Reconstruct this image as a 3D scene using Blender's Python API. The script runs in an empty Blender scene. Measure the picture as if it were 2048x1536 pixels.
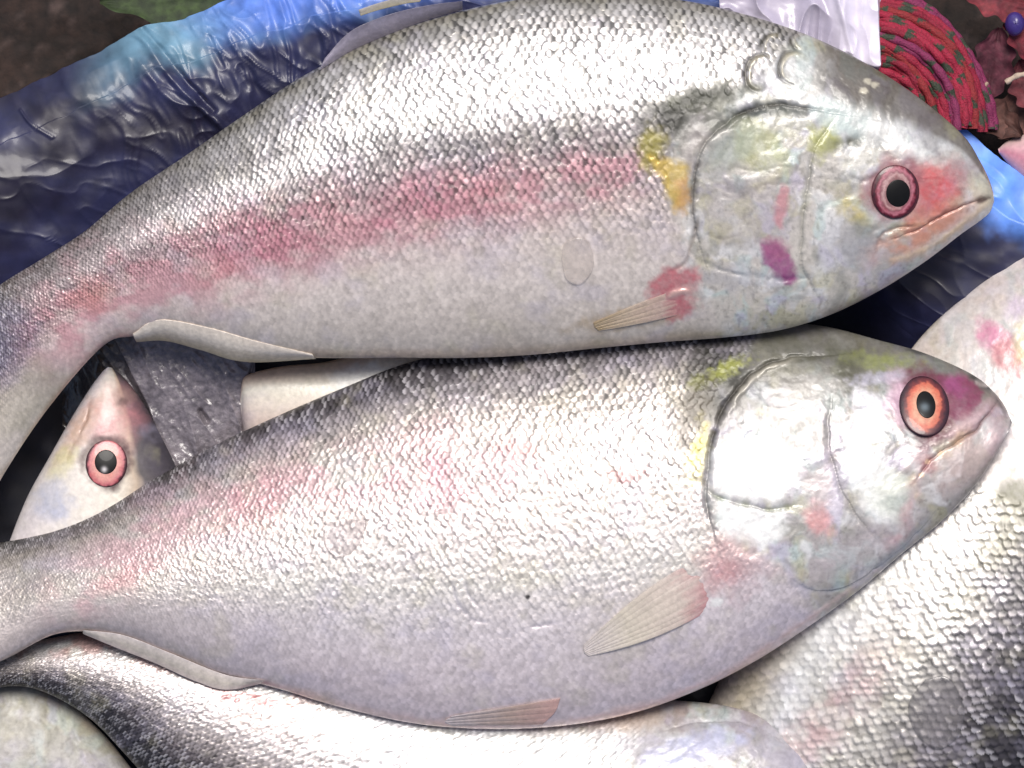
import bpy, math, random
import numpy as np

# ------------------------------------------------------------------ camera, sky, sun, exposure
SC = bpy.context.scene
COL = SC.collection
S = 0.0002            # one photo pixel on the resting plane = 0.2 mm
H = 12000.0           # camera height in the same units (2.4 m)
CX, CY = 1024.0, 768.0

cam_d = bpy.data.cameras.new('camera')
cam_d.sensor_width = 36.0
cam_d.lens = 36.0 * H / 2048.0
cam_d.clip_start = 0.05
cam_d.clip_end = 50.0
cam = bpy.data.objects.new('camera', cam_d)
cam.location = (0, 0, H * S)
COL.objects.link(cam)
SC.camera = cam

SUN_ELEV, SUN_AZ = 62.0, 84.0           # azimuth measured from +x towards +y
w = bpy.data.worlds.new("World")
SC.world = w
w.use_nodes = True
nt = w.node_tree
bg = nt.nodes['Background']
sky = nt.nodes.new('ShaderNodeTexSky')
sky.sky_type = 'NISHITA'
sky.sun_disc = False
sky.sun_elevation = math.radians(SUN_ELEV)
sky.sun_rotation = math.radians(90 - SUN_AZ)
sky.air_density = 0.6
sky.dust_density = 3.0
sky.ozone_density = 0.6
nt.links.new(sky.outputs[0], bg.inputs[0])
bg.inputs[1].default_value = 0.15

sun_d = bpy.data.lights.new('sun', 'SUN')
sun_d.energy = 3.6
sun_d.angle = math.radians(28.0)
sun_d.color = (1.0, 0.965, 0.92)
sun = bpy.data.objects.new('sun', sun_d)
COL.objects.link(sun)
sun.rotation_euler = (math.radians(90 - SUN_ELEV), 0, math.radians(SUN_AZ + 90))
sun.location = (0, 0, 3)

SC.view_settings.view_transform = 'Standard'
SC.view_settings.look = 'None'
SC.view_settings.exposure = -0.20
SC.view_settings.gamma = 1.0

# ------------------------------------------------------------------ numeric helpers
def lin(c):
    c = np.asarray(c, float) / 255.0
    return np.where(c <= 0.04045, c / 12.92, ((c + 0.055) / 1.055) ** 2.4)

ALB = 0.80            # photo colours picked on lit skin -> base colour
def A_(*c): return lin(c) * ALB

def sstep(a, b, x):
    t = np.clip((x - a) / (b - a), 0, 1)
    return t * t * (3 - 2 * t)

def h2(ix, iy, seed=0):
    n = (ix.astype(np.int64) * 374761393 + iy.astype(np.int64) * 668265263 + seed * 974634777) & 0xffffffff
    n = ((n ^ (n >> 13)) * 1274126177) & 0xffffffff
    n = ((n ^ (n >> 16)) * 2246822519) & 0xffffffff
    return ((n ^ (n >> 15)) & 0xffffff) / float(0xffffff)

def vnoise(x, y, seed=0):
    ix, iy = np.floor(x), np.floor(y)
    fx, fy = x - ix, y - iy
    fx, fy = fx * fx * (3 - 2 * fx), fy * fy * (3 - 2 * fy)
    a, b = h2(ix, iy, seed), h2(ix + 1, iy, seed)
    c, d = h2(ix, iy + 1, seed), h2(ix + 1, iy + 1, seed)
    return (a * (1 - fx) + b * fx) * (1 - fy) + (c * (1 - fx) + d * fx) * fy

def fbm(x, y, seed=0, o=4):
    r, a, s = 0, 0.5, 0
    for k in range(o):
        r = r + a * vnoise(x * 2 ** k + 17.3 * k, y * 2 ** k - 9.1 * k, seed + k)
        s += a
        a *= 0.5
    return r / s

def catmull(P, n):
    P = np.asarray(P, float)
    Q = np.vstack([2 * P[0] - P[1], P, 2 * P[-1] - P[-2]])
    d = np.linalg.norm(np.diff(P[:, :2], axis=0), axis=1)
    k = np.concatenate([[0], np.cumsum(np.maximum(d, 1e-3))])
    t = np.linspace(0, k[-1], n)
    i = np.clip(np.searchsorted(k, t, side='right') - 1, 0, len(P) - 2)
    f = ((t - k[i]) / (k[i + 1] - k[i]))[:, None]
    p0, p1, p2, p3 = Q[i], Q[i + 1], Q[i + 2], Q[i + 3]
    return 0.5 * (2 * p1 + (p2 - p0) * f + (2 * p0 - 5 * p1 + 4 * p2 - p3) * f ** 2 + (3 * p1 - p0 - 3 * p2 + p3) * f ** 3)

def pdist(x, y, pts, smooth=True):
    """distance to a polyline, the side (+1 = left of travel on screen, y down) and position 0..1"""
    P = catmull(pts, max(12, len(pts) * 5)) if smooth and len(pts) > 2 else np.asarray(pts, float)
    best = np.full(x.shape, 1e9)
    side = np.zeros(x.shape)
    tt = np.zeros(x.shape)
    n = len(P) - 1
    for k in range(n):
        ax, ay = P[k]
        dx, dy = P[k + 1] - P[k]
        L2 = dx * dx + dy * dy + 1e-9
        t = np.clip(((x - ax) * dx + (y - ay) * dy) / L2, 0, 1)
        ex, ey = x - ax - t * dx, y - ay - t * dy
        d = np.hypot(ex, ey)
        m = d < best
        best = np.where(m, d, best)
        side = np.where(m, np.sign(dy * ex - dx * ey), side)
        tt = np.where(m, (k + t) / n, tt)
    return best, side, tt

def scales(U, V, seed=0, rU=1.05, rV=0.80):
    """overlapping fish scales, +U towards the head: per point du, dv on the visible scale and its id"""
    wu = (vnoise(U * 0.22, V * 0.22, seed + 50) - 0.5) * 0.8
    wv = (vnoise(U * 0.22, V * 0.22, seed + 60) - 0.5) * 0.5
    U, V = U + wu, V + wv
    bc = np.full(U.shape, -1e9)
    du_, dv_, ci_, cj_ = (np.zeros(U.shape) for _ in range(4))
    jr = np.round(V)
    for dj in (-1, 0, 1):
        j = jr + dj
        off = 0.5 * (j % 2)
        ir = np.round(U - off)
        for di in (-1, 0, 1):
            i = ir + di
            jx = (h2(i, j, seed + 5) - 0.5) * 0.16
            jy = (h2(i, j, seed + 6) - 0.5) * 0.14
            c = i + off + jx
            du, dv = U - c, V - j - jy
            ok = ((du / rU) ** 2 + (dv / rV) ** 2 < 1) & (c > bc)
            bc = np.where(ok, c, bc)
            du_ = np.where(ok, du, du_)
            dv_ = np.where(ok, dv, dv_)
            ci_ = np.where(ok, i, ci_)
            cj_ = np.where(ok, j, cj_)
    return du_ / rU, dv_ / rV, ci_, cj_

# ------------------------------------------------------------------ object helpers
def tag(o, label=None, cat=None, group=None, kind=None):
    if label: o['label'] = label
    if cat: o['category'] = cat
    if group: o['group'] = group
    if kind: o['kind'] = kind
    return o

def empty(name, loc):
    o = bpy.data.objects.new(name, None)
    o.empty_display_size = 0.02
    o.location = loc
    COL.objects.link(o)
    return o

def wpos(x, y, z):
    """photo-plane units -> metres; x, y are measured where the thing lies at height z"""
    return (x, y, z)

def to_world(P, zref):
    f = (H - zref) / H
    Q = np.empty_like(P)
    Q[:, 0] = (P[:, 0] - CX) * f * S
    Q[:, 1] = (CY - P[:, 1]) * f * S
    Q[:, 2] = P[:, 2] * S
    return Q

def grid_faces(nu, nv, wrap=False, base=0):
    i = np.arange(nu - 1)[:, None]
    j = np.arange(nv if wrap else nv - 1)[None, :]
    j2 = (j + 1) % nv
    a = i * nv + j
    b = (i + 1) * nv + j
    c = (i + 1) * nv + j2
    d = i * nv + j2
    return np.stack([a, b, c, d], -1).reshape(-1, 4) + base

def mesh_obj(name, V, F, mat, col=None, par=None, parent=None, origin=None):
    V = np.asarray(V, float)
    if origin is None:
        origin = np.array([V[:, 0].mean(), V[:, 1].mean(), V[:, 2].min()]) if parent is None else None
    if origin is None:
        origin = np.array(parent_world(parent))
    V = V - np.asarray(origin)
    me = bpy.data.meshes.new(name)
    F = np.asarray(F)
    n, k = F.shape
    me.vertices.add(len(V))
    me.vertices.foreach_set('co', V.astype(np.float32).ravel())
    me.loops.add(n * k)
    me.loops.foreach_set('vertex_index', F.astype(np.int32).ravel())
    me.polygons.add(n)
    me.polygons.foreach_set('loop_start', np.arange(0, n * k, k, dtype=np.int32))
    me.update(calc_edges=True)
    me.polygons.foreach_set('use_smooth', np.ones(n, dtype=bool))
    if col is not None:
        at = me.color_attributes.new('Col', 'FLOAT_COLOR', 'POINT')
        c = np.ones((len(V), 4), np.float32)
        c[:, :3] = np.clip(col, 0.001, 0.95)
        at.data.foreach_set('color', c.ravel())
    if par is not None:
        at = me.color_attributes.new('Par', 'FLOAT_COLOR', 'POINT')
        c = np.ones((len(V), 4), np.float32)
        c[:, :3] = par
        at.data.foreach_set('color', c.ravel())
    me.materials.append(mat)
    me.validate()
    o = bpy.data.objects.new(name, me)
    COL.objects.link(o)
    if parent is None:
        o.location = tuple(origin)
    else:
        o.parent = parent
    return o

def parent_world(p):
    l = np.array(p.location, float)
    while p.parent:
        p = p.parent
        l = l + np.array(p.location, float)
    return l

# ------------------------------------------------------------------ materials
def nodes_mat(name):
    m = bpy.data.materials.new(name)
    m.use_nodes = True
    t = m.node_tree
    b = t.nodes['Principled BSDF']
    return m, t, b

def skin_mat(name, rough=0.34, metal=0.35, coat=0.6, bump=0.22, bscale=520.0, sparkle=0.12):
    m, t, b = nodes_mat(name)
    N, L = t.nodes, t.links
    at = N.new('ShaderNodeAttribute'); at.attribute_name = 'Col'
    pa = N.new('ShaderNodeAttribute'); pa.attribute_name = 'Par'
    sp = N.new('ShaderNodeSeparateColor'); L.new(pa.outputs['Color'], sp.inputs[0])
    tc = N.new('ShaderNodeTexCoord')
    nz = N.new('ShaderNodeTexNoise'); nz.inputs['Scale'].default_value = bscale; nz.inputs['Detail'].default_value = 4
    L.new(tc.outputs['Object'], nz.inputs['Vector'])
    mr = N.new('ShaderNodeMapRange')
    mr.inputs[1].default_value = 0.3; mr.inputs[2].default_value = 0.7
    mr.inputs[3].default_value = 1 - sparkle; mr.inputs[4].default_value = 1 + sparkle * 0.8
    L.new(nz.outputs['Fac'], mr.inputs[0])
    mx = N.new('ShaderNodeVectorMath'); mx.operation = 'SCALE'
    L.new(at.outputs['Color'], mx.inputs[0]); L.new(mr.outputs[0], mx.inputs['Scale'])
    L.new(mx.outputs[0], b.inputs['Base Color'])
    L.new(sp.outputs[0], b.inputs['Roughness'])
    L.new(sp.outputs[1], b.inputs['Metallic'])
    L.new(sp.outputs[2], b.inputs['Coat Weight'])
    b.inputs['Specular IOR Level'].default_value = 0.35
    b.inputs['Coat Roughness'].default_value = 0.18
    bp = N.new('ShaderNodeBump'); bp.inputs['Strength'].default_value = bump; bp.inputs['Distance'].default_value = 0.0004
    L.new(nz.outputs['Fac'], bp.inputs['Height'])
    L.new(bp.outputs[0], b.inputs['Normal'])
    L.new(bp.outputs[0], b.inputs['Coat Normal'])
    return m

def attr_mat(name, rough=0.5, coat=0.0, bump=0.2, bscale=300.0, vary=0.2, spec=0.5, trans=0.0, metal=0.0, coatr=0.1):
    m, t, b = nodes_mat(name)
    N, L = t.nodes, t.links
    at = N.new('ShaderNodeAttribute'); at.attribute_name = 'Col'
    tc = N.new('ShaderNodeTexCoord')
    nz = N.new('ShaderNodeTexNoise'); nz.inputs['Scale'].default_value = bscale; nz.inputs['Detail'].default_value = 5
    L.new(tc.outputs['Object'], nz.inputs['Vector'])
    mr = N.new('ShaderNodeMapRange')
    mr.inputs[1].default_value = 0.3; mr.inputs[2].default_value = 0.7
    mr.inputs[3].default_value = 1 - vary; mr.inputs[4].default_value = 1 + vary
    L.new(nz.outputs['Fac'], mr.inputs[0])
    mx = N.new('ShaderNodeVectorMath'); mx.operation = 'SCALE'
    L.new(at.outputs['Color'], mx.inputs[0]); L.new(mr.outputs[0], mx.inputs['Scale'])
    L.new(mx.outputs[0], b.inputs['Base Color'])
    b.inputs['Roughness'].default_value = rough
    b.inputs['Specular IOR Level'].default_value = spec
    b.inputs['Coat Weight'].default_value = coat
    b.inputs['Coat Roughness'].default_value = coatr
    b.inputs['Metallic'].default_value = metal
    b.inputs['Transmission Weight'].default_value = trans
    bp = N.new('ShaderNodeBump'); bp.inputs['Strength'].default_value = bump; bp.inputs['Distance'].default_value = 0.001
    L.new(nz.outputs['Fac'], bp.inputs['Height'])
    L.new(bp.outputs[0], b.inputs['Normal'])
    return m

M_SKIN = skin_mat('fish_skin')
M_FIN = attr_mat('fin_membrane', rough=0.45, coat=0.2, bump=0.15, bscale=700, vary=0.12)
M_FIN.node_tree.nodes['Principled BSDF'].inputs['Alpha'].default_value = 0.66
M_FINO = attr_mat('thick_fin', rough=0.45, coat=0.2, bump=0.15, bscale=700, vary=0.12)
M_EYE = attr_mat('eye_surface', rough=0.4, coat=0.3, bump=0.05, bscale=1200, vary=0.12, coatr=0.04)
M_PUPIL = attr_mat('pupil_surface', rough=0.35, spec=0.15, coat=0.12, bump=0.0, bscale=500, vary=0.1, coatr=0.03)
M_TARP = attr_mat('blue_plastic', rough=0.46, coat=0.16, bump=0.14, bscale=120, vary=0.25, coatr=0.12)
M_BAG = attr_mat('white_plastic', rough=0.35, coat=0.3, bump=0.15, bscale=200, vary=0.06)
M_GREY = attr_mat('grey_wet_plastic', rough=0.28, coat=0.6, bump=0.5, bscale=500, vary=0.35)
M_ROPE = attr_mat('rope_fibre', rough=0.7, bump=0.7, bscale=1500, vary=0.35)
M_SOIL = attr_mat('soil', rough=0.9, bump=0.8, bscale=220, vary=0.5)
M_LEAF = attr_mat('dry_leaf', rough=0.75, bump=0.5, bscale=300, vary=0.35)
M_DROP = attr_mat('loose_scale_film', rough=0.15, coat=1.0, bump=0.05, bscale=500, vary=0.08)

# ------------------------------------------------------------------ fish builder
class Fish:
    def __init__(s, pairs, T, zD, zV, zoff=None, step=2.2, rows=48, seed=1, pD=2.0, qD=0.55, pV=2.1, qV=0.62, aspect=1.25):
        """pairs: (dorsal x, y, ventral x, y) from tail to snout, T: list of half thickness at the pairs"""
        P = np.array([list(p) + [t, zo] for p, t, zo in zip(pairs, T, zoff or [0] * len(T))], float)
        mid = (P[:, :2] + P[:, 2:4]) / 2
        L = np.linalg.norm(np.diff(mid, axis=0), axis=1).sum()
        nu = int(L / step)
        k = np.concatenate([[0], np.cumsum(np.linalg.norm(np.diff(mid, axis=0), axis=1))])
        Q = np.vstack([2 * P[0] - P[1], P, 2 * P[-1] - P[-2]])
        t = np.linspace(0, k[-1], nu)
        i = np.clip(np.searchsorted(k, t, side='right') - 1, 0, len(P) - 2)
        f = ((t - k[i]) / (k[i + 1] - k[i]))[:, None]
        p0, p1, p2, p3 = Q[i], Q[i + 1], Q[i + 2], Q[i + 3]
        C = 0.5 * (2 * p1 + (p2 - p0) * f + (2 * p0 - 5 * p1 + 4 * p2 - p3) * f ** 2 + (3 * p1 - p0 - 3 * p2 + p3) * f ** 3)
        D, Vn, Th = C[:, :2], C[:, 2:4], np.maximum(C[:, 4], 1.0)
        depth = np.linalg.norm(D - Vn, axis=1)
        dm = depth.max()
        nt_ = int(dm * 1.12 / step)
        nb = 26
        th = np.concatenate([np.linspace(0, math.pi, nt_), np.linspace(math.pi, 2 * math.pi, nb + 2)[1:-1]])
        lin_u = np.concatenate([np.linspace(1, -1, nt_), np.cos(th[nt_:])])
        c = 0.55 * np.cos(th) + 0.45 * lin_u              # +1 dorsal .. -1 ventral
        top = np.concatenate([np.ones(nt_), -np.ones(nb)])
        s.nu, s.nt = nu, len(th)
        cc = c[None, :]
        p = np.where(cc > 0, pD, pV)
        q = np.where(cc > 0, qD, qV)
        prof = np.clip(1 - np.abs(cc) ** p, 0, 1) ** q
        fr = (1 - cc) / 2                                  # 0 dorsal, 1 ventral
        X = D[:, 0:1] * (1 - fr) + Vn[:, 0:1] * fr
        Y = D[:, 1:2] * (1 - fr) + Vn[:, 1:2] * fr
        s.fr = np.broadcast_to(fr, X.shape).copy()
        Z = C[:, 5:6] + (zD * (1 - fr) + zV * fr) + top[None, :] * Th[:, None] * prof
        s.X, s.Y, s.Z = X, Y, Z
        s.top = np.broadcast_to(top[None, :] > 0, X.shape).copy()
        dU = np.concatenate([[0], np.cumsum(np.linalg.norm(np.diff((D + Vn) / 2, axis=0), axis=1) / (0.5 * (np.maximum(depth[1:], 0.42 * dm) + np.maximum(depth[:-1], 0.42 * dm))))])
        s.U = np.broadcast_to((dU * rows / aspect)[:, None], X.shape).copy()
        arc = s.fr + 0.0
        s.V = arc * rows * (0.45 + 0.55 * np.minimum(depth / dm, 1))[:, None] * 1.0
        s.seed = seed
        s.t01 = np.broadcast_to(np.linspace(0, 1, nu)[:, None], X.shape)
        s.col = np.zeros(X.shape + (3,))
        s.rough = np.full(X.shape, 0.36)
        s.metal = np.full(X.shape, 0.30)
        s.coat = np.full(X.shape, 0.35)
        s.dh = np.zeros(X.shape)
        s.zref = (zD + zV) / 2
        s.scaled = np.ones(X.shape)
        s.edge = np.minimum(sstep(0, 0.03, s.fr), sstep(0, 0.03, 1 - s.fr))

    def base(s, stops):
        """colour from back to belly: list of (fraction, rgb)"""
        fr = np.clip(s.fr + (fbm(s.X / 90, s.Y / 60, s.seed + 3) - 0.5) * 0.08, 0, 1)
        fx = [a for a, _ in stops]
        for k in range(3):
            s.col[..., k] = np.interp(fr, fx, [c[k] for _, c in stops])

    def blend(s, m, c, mul=False):
        m = m[..., None]
        s.col = s.col * (1 - m) + (s.col * c if mul else np.asarray(c)) * m

    def blot(s, x, y, rx, ry, ang, c, k=1.0, soft=0.5, nz=0.35, mul=False):
        a = math.radians(ang)
        dx, dy = s.X - x, s.Y - y
        u = (dx * math.cos(a) + dy * math.sin(a)) / rx
        v = (-dx * math.sin(a) + dy * math.cos(a)) / ry
        sc = max(8.0, min(rx, ry) * 0.8)
        sel = (np.abs(dx) < max(rx, ry) * 2.2 + 10) & (np.abs(dy) < max(rx, ry) * 2.2 + 10)
        if not sel.any(): return
        xs, ys = s.X[sel], s.Y[sel]
        d = np.hypot(u[sel], v[sel]) + (fbm(xs / sc, ys / sc, int(x) % 97, 5) - 0.5) * (nz + 0.25) * 2.2
        g = (1 - sstep(1 - soft, 1 + soft, d)) * k * (0.72 + 0.4 * fbm(xs / 7, ys / 7, int(y) % 91, 3))
        g = np.clip(g, 0, 1)[:, None]
        s.col[sel] = s.col[sel] * (1 - g) + (s.col[sel] * c if mul else np.asarray(c)) * g

    def poly(s, pts, c, k=1.0, soft=8, nz=10, dh=0.0):
        """patch of colour with the outline pts (clockwise on screen)"""
        P = np.asarray(pts, float)
        m = (s.X > P[:, 0].min() - 40) & (s.X < P[:, 0].max() + 40) & (s.Y > P[:, 1].min() - 40) & (s.Y < P[:, 1].max() + 40) & s.top
        x, y = s.X[m], s.Y[m]
        d, _, _ = pdist(x, y, np.vstack([P, P[:1]]), False)
        ins = np.zeros(x.shape, bool)
        n = len(P)
        for i in range(n):
            (x0, y0), (x1, y1) = P[i], P[(i + 1) % n]
            if y0 == y1: continue
            cr = ((y0 > y) != (y1 > y)) & (x < (x1 - x0) * (y - y0) / (y1 - y0) + x0)
            ins ^= cr
        sd = np.where(ins, d, -d) + (fbm(x / 16, y / 16, 77, 4) - 0.5) * 2 * nz
        g = sstep(-soft, soft, sd) * k * (0.8 + 0.3 * fbm(x / 9, y / 9, 78, 3))
        g = np.clip(g, 0, 1)
        s.col[m] = s.col[m] * (1 - g[:, None]) + np.asarray(c) * g[:, None]
        s.dh[m] += dh * g

    def line(s, pts, wd, c=None, k=1.0, dh=0.0, hs=0.0, hw=20.0, nz=0.3, taper=True):
        """stroke on the skin: colour, groove depth dh, one-sided rise hs (left of travel)"""
        P = np.asarray(pts, float)
        pad = max(wd, hw) * 3 + 10
        m = (s.X > P[:, 0].min() - pad) & (s.X < P[:, 0].max() + pad) & (s.Y > P[:, 1].min() - pad) & (s.Y < P[:, 1].max() + pad)
        if not m.any(): return
        x, y = s.X[m], s.Y[m]
        d, sd, tt = pdist(x + 9 * (fbm(x / 30, y / 30, 33) - 0.5), y + 9 * (fbm(x / 30, y / 30, 34) - 0.5), pts)
        w_ = wd * (1 + (fbm(x / 18, y / 18, 31) - 0.5) * (nz + 0.35) * 2.2)
        br = 0.35 + 0.75 * sstep(0.3, 0.6, fbm(x / 34, y / 34, 36))
        e = np.sin(np.clip(tt, 0.02, 0.98) * math.pi) ** 0.4 if taper else 1.0
        g = np.exp(-(d / w_) ** 2) * e * br
        if c is not None:
            g3 = (g * k)[:, None]
            s.col[m] = s.col[m] * (1 - g3) + np.asarray(c) * g3
        s.dh[m] += dh * g
        if hs:
            s.dh[m] += hs * np.exp(-d / hw) * (sd > 0) * e

    def finish_scales(s, amp=3.0, dark=0.55, spark=0.35, tilt=1.6):
        du, dv, ci, cj = scales(s.U, s.V, s.seed)
        m = s.scaled * s.edge
        h = amp * (0.5 - 0.5 * du)
        t1 = (h2(ci, cj, s.seed + 11) - 0.5) * 2
        t2 = (h2(ci, cj, s.seed + 12) - 0.5) * 2
        pg = np.clip(s.pig, 0, 1)
        s.dh += (h + tilt * (t1 * du + t2 * dv)) * m * (0.10 + 0.90 * pg)
        r = h2(ci, cj, s.seed + 13)
        gap = sstep(-0.62, -0.22, du + 0.3 * (h2(ci, cj, s.seed + 14) - 0.5)) * (0.55 + 0.45 * h2(ci, cj, s.seed + 15))
        rim = sstep(0.78, 1.0, np.sqrt(du ** 2 + dv ** 2)) * 0.6
        spark = spark * (0.35 + 0.65 * pg)
        f = (1 - dark * np.clip(gap + rim * 0.6, 0, 1.1) * s.pig) * (1 + (r - 0.5) * 2 * spark)
        lum0 = s.col.mean(-1)
        fl = sstep(0.35, 0.9, r) * (1 - sstep(-0.75, -0.35, du)) * pg * (1 - sstep(0.08, 0.30, lum0))
        s.col *= (1 + (f - 1) * (0.1 + 0.9 * s.scaled))[..., None]
        s.col += (fl * s.scaled * 0.30)[..., None] * np.array([1.0, 0.97, 1.0])
        s.r, s.gap = r, gap

    def build(s, name, label, cat, mat=M_SKIN, group=None):
        z = s.Z + s.dh * s.top
        # slight outline wobble where scales break the edge
        V = np.stack([s.X, s.Y, z], -1).reshape(-1, 3)
        ends = []
        F = grid_faces(s.nu, s.nt, wrap=True)
        c0 = V.reshape(s.nu, s.nt, 3)[0].mean(0)
        c1 = V.reshape(s.nu, s.nt, 3)[-1].mean(0)
        n0 = len(V)
        V = np.vstack([V, c0, c1])
        j = np.arange(s.nt)
        # degenerate-free end caps built as quads that share the middle vertex pairwise
        j2 = (j + 1) % s.nt
        W = to_world(V, s.zref)
        col = np.vstack([s.col.reshape(-1, 3), s.col[0].mean(0), s.col[-1].mean(0)])
        lum = np.clip(s.col.mean(-1) / 0.34, 0, 1) ** 1.2      # dark pigment carries no silver
        s.metal = s.metal * lum
        s.coat = s.coat * (0.35 + 0.65 * lum)
        par = np.stack([s.rough + 0.10 * (1 - lum) + 0.05 * (1 - s.scaled), s.metal * (0.55 + 0.45 * s.scaled), s.coat * (1.5 - 0.5 * s.scaled)], -1).reshape(-1, 3)
        par = np.vstack([par, par[0], par[-1]])
        half = s.nt // 2 * 2
        jj = np.arange(0, half, 2)
        q0 = np.stack([np.full(len(jj), n0), (jj + 2) % s.nt, jj + 1, jj], -1)
        b1 = (s.nu - 1) * s.nt
        q1 = np.stack([np.full(len(jj), n0 + 1), b1 + jj, b1 + jj + 1, b1 + (jj + 2) % s.nt], -1)
        F = np.vstack([F, q0, q1])
        cen = W[:n0].mean(0)
        s.root = empty(name, (cen[0], cen[1], W[:, 2].min()))
        tag(s.root, label, cat, group)
        s.body = mesh_obj('body', W, F, mat, col, par, parent=s.root)
        return s.root

    def z_at(s, x, y):
        d = (s.X - x) ** 2 + (s.Y - y) ** 2 + np.where(s.top, 0, 1e9)
        i = np.unravel_index(np.argmin(d), d.shape)
        return s.Z[i] + s.dh[i]

    # ---- parts
    def eye(s, x, y, rx, ry, ang, rings, prx, pry, px=0, py=0, glint=None, dome=10, lift=0, tilt=(0, 0)):
        """rings: list of (radius 0..1, rgb)"""
        nr, na = 40, 72
        r = np.linspace(0.0, 1, nr)[:, None]
        a = np.linspace(0, 2 * math.pi, na, endpoint=False)[None, :]
        ca, sa = math.cos(math.radians(ang)), math.sin(math.radians(ang))
        lx, ly = rx * r * np.cos(a), ry * r * np.sin(a)
        X = x + lx * ca - ly * sa
        Y = y + lx * sa + ly * ca
        q = 1.35
        zl, zr, zu, zd = s.z_at(x - rx * q, y), s.z_at(x + rx * q, y), s.z_at(x, y - ry * q), s.z_at(x, y + ry * q)
        tilt = ((zr - zl) / (2 * rx * q), (zd - zu) / (2 * ry * q))
        z0 = (zl + zr + zu + zd) / 4 + lift
        Z = z0 + dome * np.sqrt(np.clip(1 - r ** 2 * 0.97, 0, 1)) - dome * 0.55 + 0 * a
        Z = Z + tilt[0] * (X - x) + tilt[1] * (Y - y)
        # skirt going down into the socket
        skirt = 10.0
        X = np.vstack([X, X[-1:]]); Y = np.vstack([Y, Y[-1:]]); Z = np.vstack([Z, Z[-1:] - skirt])
        R = np.vstack([r + 0 * a, np.ones((1, na))])
        Rn = R + ((fbm(X / 6, Y / 6, 5) - 0.5) * 0.20 + 0.07 * np.sin(np.arctan2(Y - y, X - x) * 2 + 1.0)) * (R > 0.35)
        col = np.stack([np.interp(Rn, [q[0] for q in rings], [q[1][k] for q in rings]) for k in range(3)], -1)
        an = np.arctan2(Y - y, X - x)
        col *= (0.80 + 0.36 * fbm(X / 9, Y / 9, 14))[..., None]
        bl = sstep(0.5, 0.75, fbm(X / 12, Y / 12, 15))[..., None] * 0.5
        col = col * (1 - bl) + col * np.array([0.9, 0.5, 0.5]) * bl
        V = to_world(np.stack([X, Y, Z], -1).reshape(-1, 3), s.zref)
        e = mesh_obj('eye', V, grid_faces(nr + 1, na, wrap=True)[:, ::-1], M_EYE, col.reshape(-1, 3), parent=s.root)
        # pupil
        nr2 = 16
        r = np.linspace(0.0, 1, nr2)[:, None]
        lx, ly = prx * r * np.cos(a), pry * r * np.sin(a)
        X = x + px + lx * ca - ly * sa
        Y = y + py + lx * sa + ly * ca
        rr = np.hypot((X - x) / rx, (Y - y) / ry)
        Z = z0 + dome * np.sqrt(np.clip(1 - rr ** 2 * 0.97, 0, 1)) - dome * 0.55 + 1.2 * (1 - r ** 2) + 0.5
        Z = np.vstack([Z, Z[-1:] - 3]); X = np.vstack([X, X[-1:]]); Y = np.vstack([Y, Y[-1:]])
        Z = Z + tilt[0] * (X - x) + tilt[1] * (Y - y)
        c = np.zeros(X.shape + (3,)); c[:] = (0.006, 0.006, 0.006)
        if glint is not None:
            gx, gy, gr, gc = glint
            g = np.exp(-(((X - x - gx) ** 2 + (Y - y - gy) ** 2) / gr ** 2))[..., None]
            c = c * (1 - g) + np.asarray(gc) * g
        V = to_world(np.stack([X, Y, Z], -1).reshape(-1, 3), s.zref)
        mesh_obj('pupil', V, grid_faces(nr2 + 1, na, wrap=True)[:, ::-1], M_PUPIL, c.reshape(-1, 3), parent=e)
        return e

    def fin(s, name, base, tip, zb, zt, cols, rays=14, amp=1.5, thick=1.6, nu=90, nv=36, label=None, bulge=0.0, spread=0.0, seed=3, fold=0.0, mat=None):
        """membrane between two outlines; zb / zt heights: number, list or 'skin' to follow the body"""
        B, Tt = catmull(base, nu), catmull(tip, nu)
        v = np.linspace(0, 1, nv)[None, :]
        X = B[:, 0:1] * (1 - v) + Tt[:, 0:1] * v
        Y = B[:, 1:2] * (1 - v) + Tt[:, 1:2] * v
        mid = B.mean(0)
        X = X + (B[:, 0:1] - mid[0]) * spread * np.sin(v * math.pi)
        Y = Y + (B[:, 1:2] - mid[1]) * spread * np.sin(v * math.pi)
        def hz(z, P):
            if isinstance(z, tuple) and z[0] == 'skin':
                k = np.linspace(0, len(P) - 1, 12).astype(int)
                return np.interp(np.arange(len(P)), k, [s.z_at(*P[i]) + z[1] for i in k])
            return np.interp(np.linspace(0, 1, len(P)), np.linspace(0, 1, len(np.atleast_1d(z))), np.atleast_1d(z))
        zb_, zt_ = hz(zb, B), hz(zt, Tt)
        Z = zb_[:, None] * (1 - v) + zt_[:, None] * v + bulge * np.sin(v * math.pi)
        u = np.linspace(0, 1, nu)[:, None]
        ripple = np.abs(np.sin(u * rays * math.pi + 0.6 * vnoise(u * 6, v * 3, seed))) ** 0.6
        Z = Z + amp * ripple * (0.3 + 0.7 * v) + fold * (fbm(u * 5, v * 3, seed + 2) - 0.5)
        tipm = 0.35 + 0.65 * np.sqrt(np.clip(1 - v ** 6, 0, 1))
        th = thick * tipm
        n = nu * nv
        f = grid_faces(nu, nv)
        Vt = np.stack([X, Y, Z], -1).reshape(-1, 3)
        Vb = np.stack([X, Y, Z - th], -1).reshape(-1, 3)
        idx = np.arange(n).reshape(nu, nv)
        ring = np.concatenate([idx[0, :], idx[1:, -1], idx[-1, -2::-1], idx[-2:0:-1, 0]])
        r2 = np.roll(ring, -1)
        side = np.stack([ring, r2, r2 + n, ring + n], -1)
        F = np.vstack([f, f[:, ::-1] + n, side])
        fx = [q[0] for q in cols]
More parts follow.
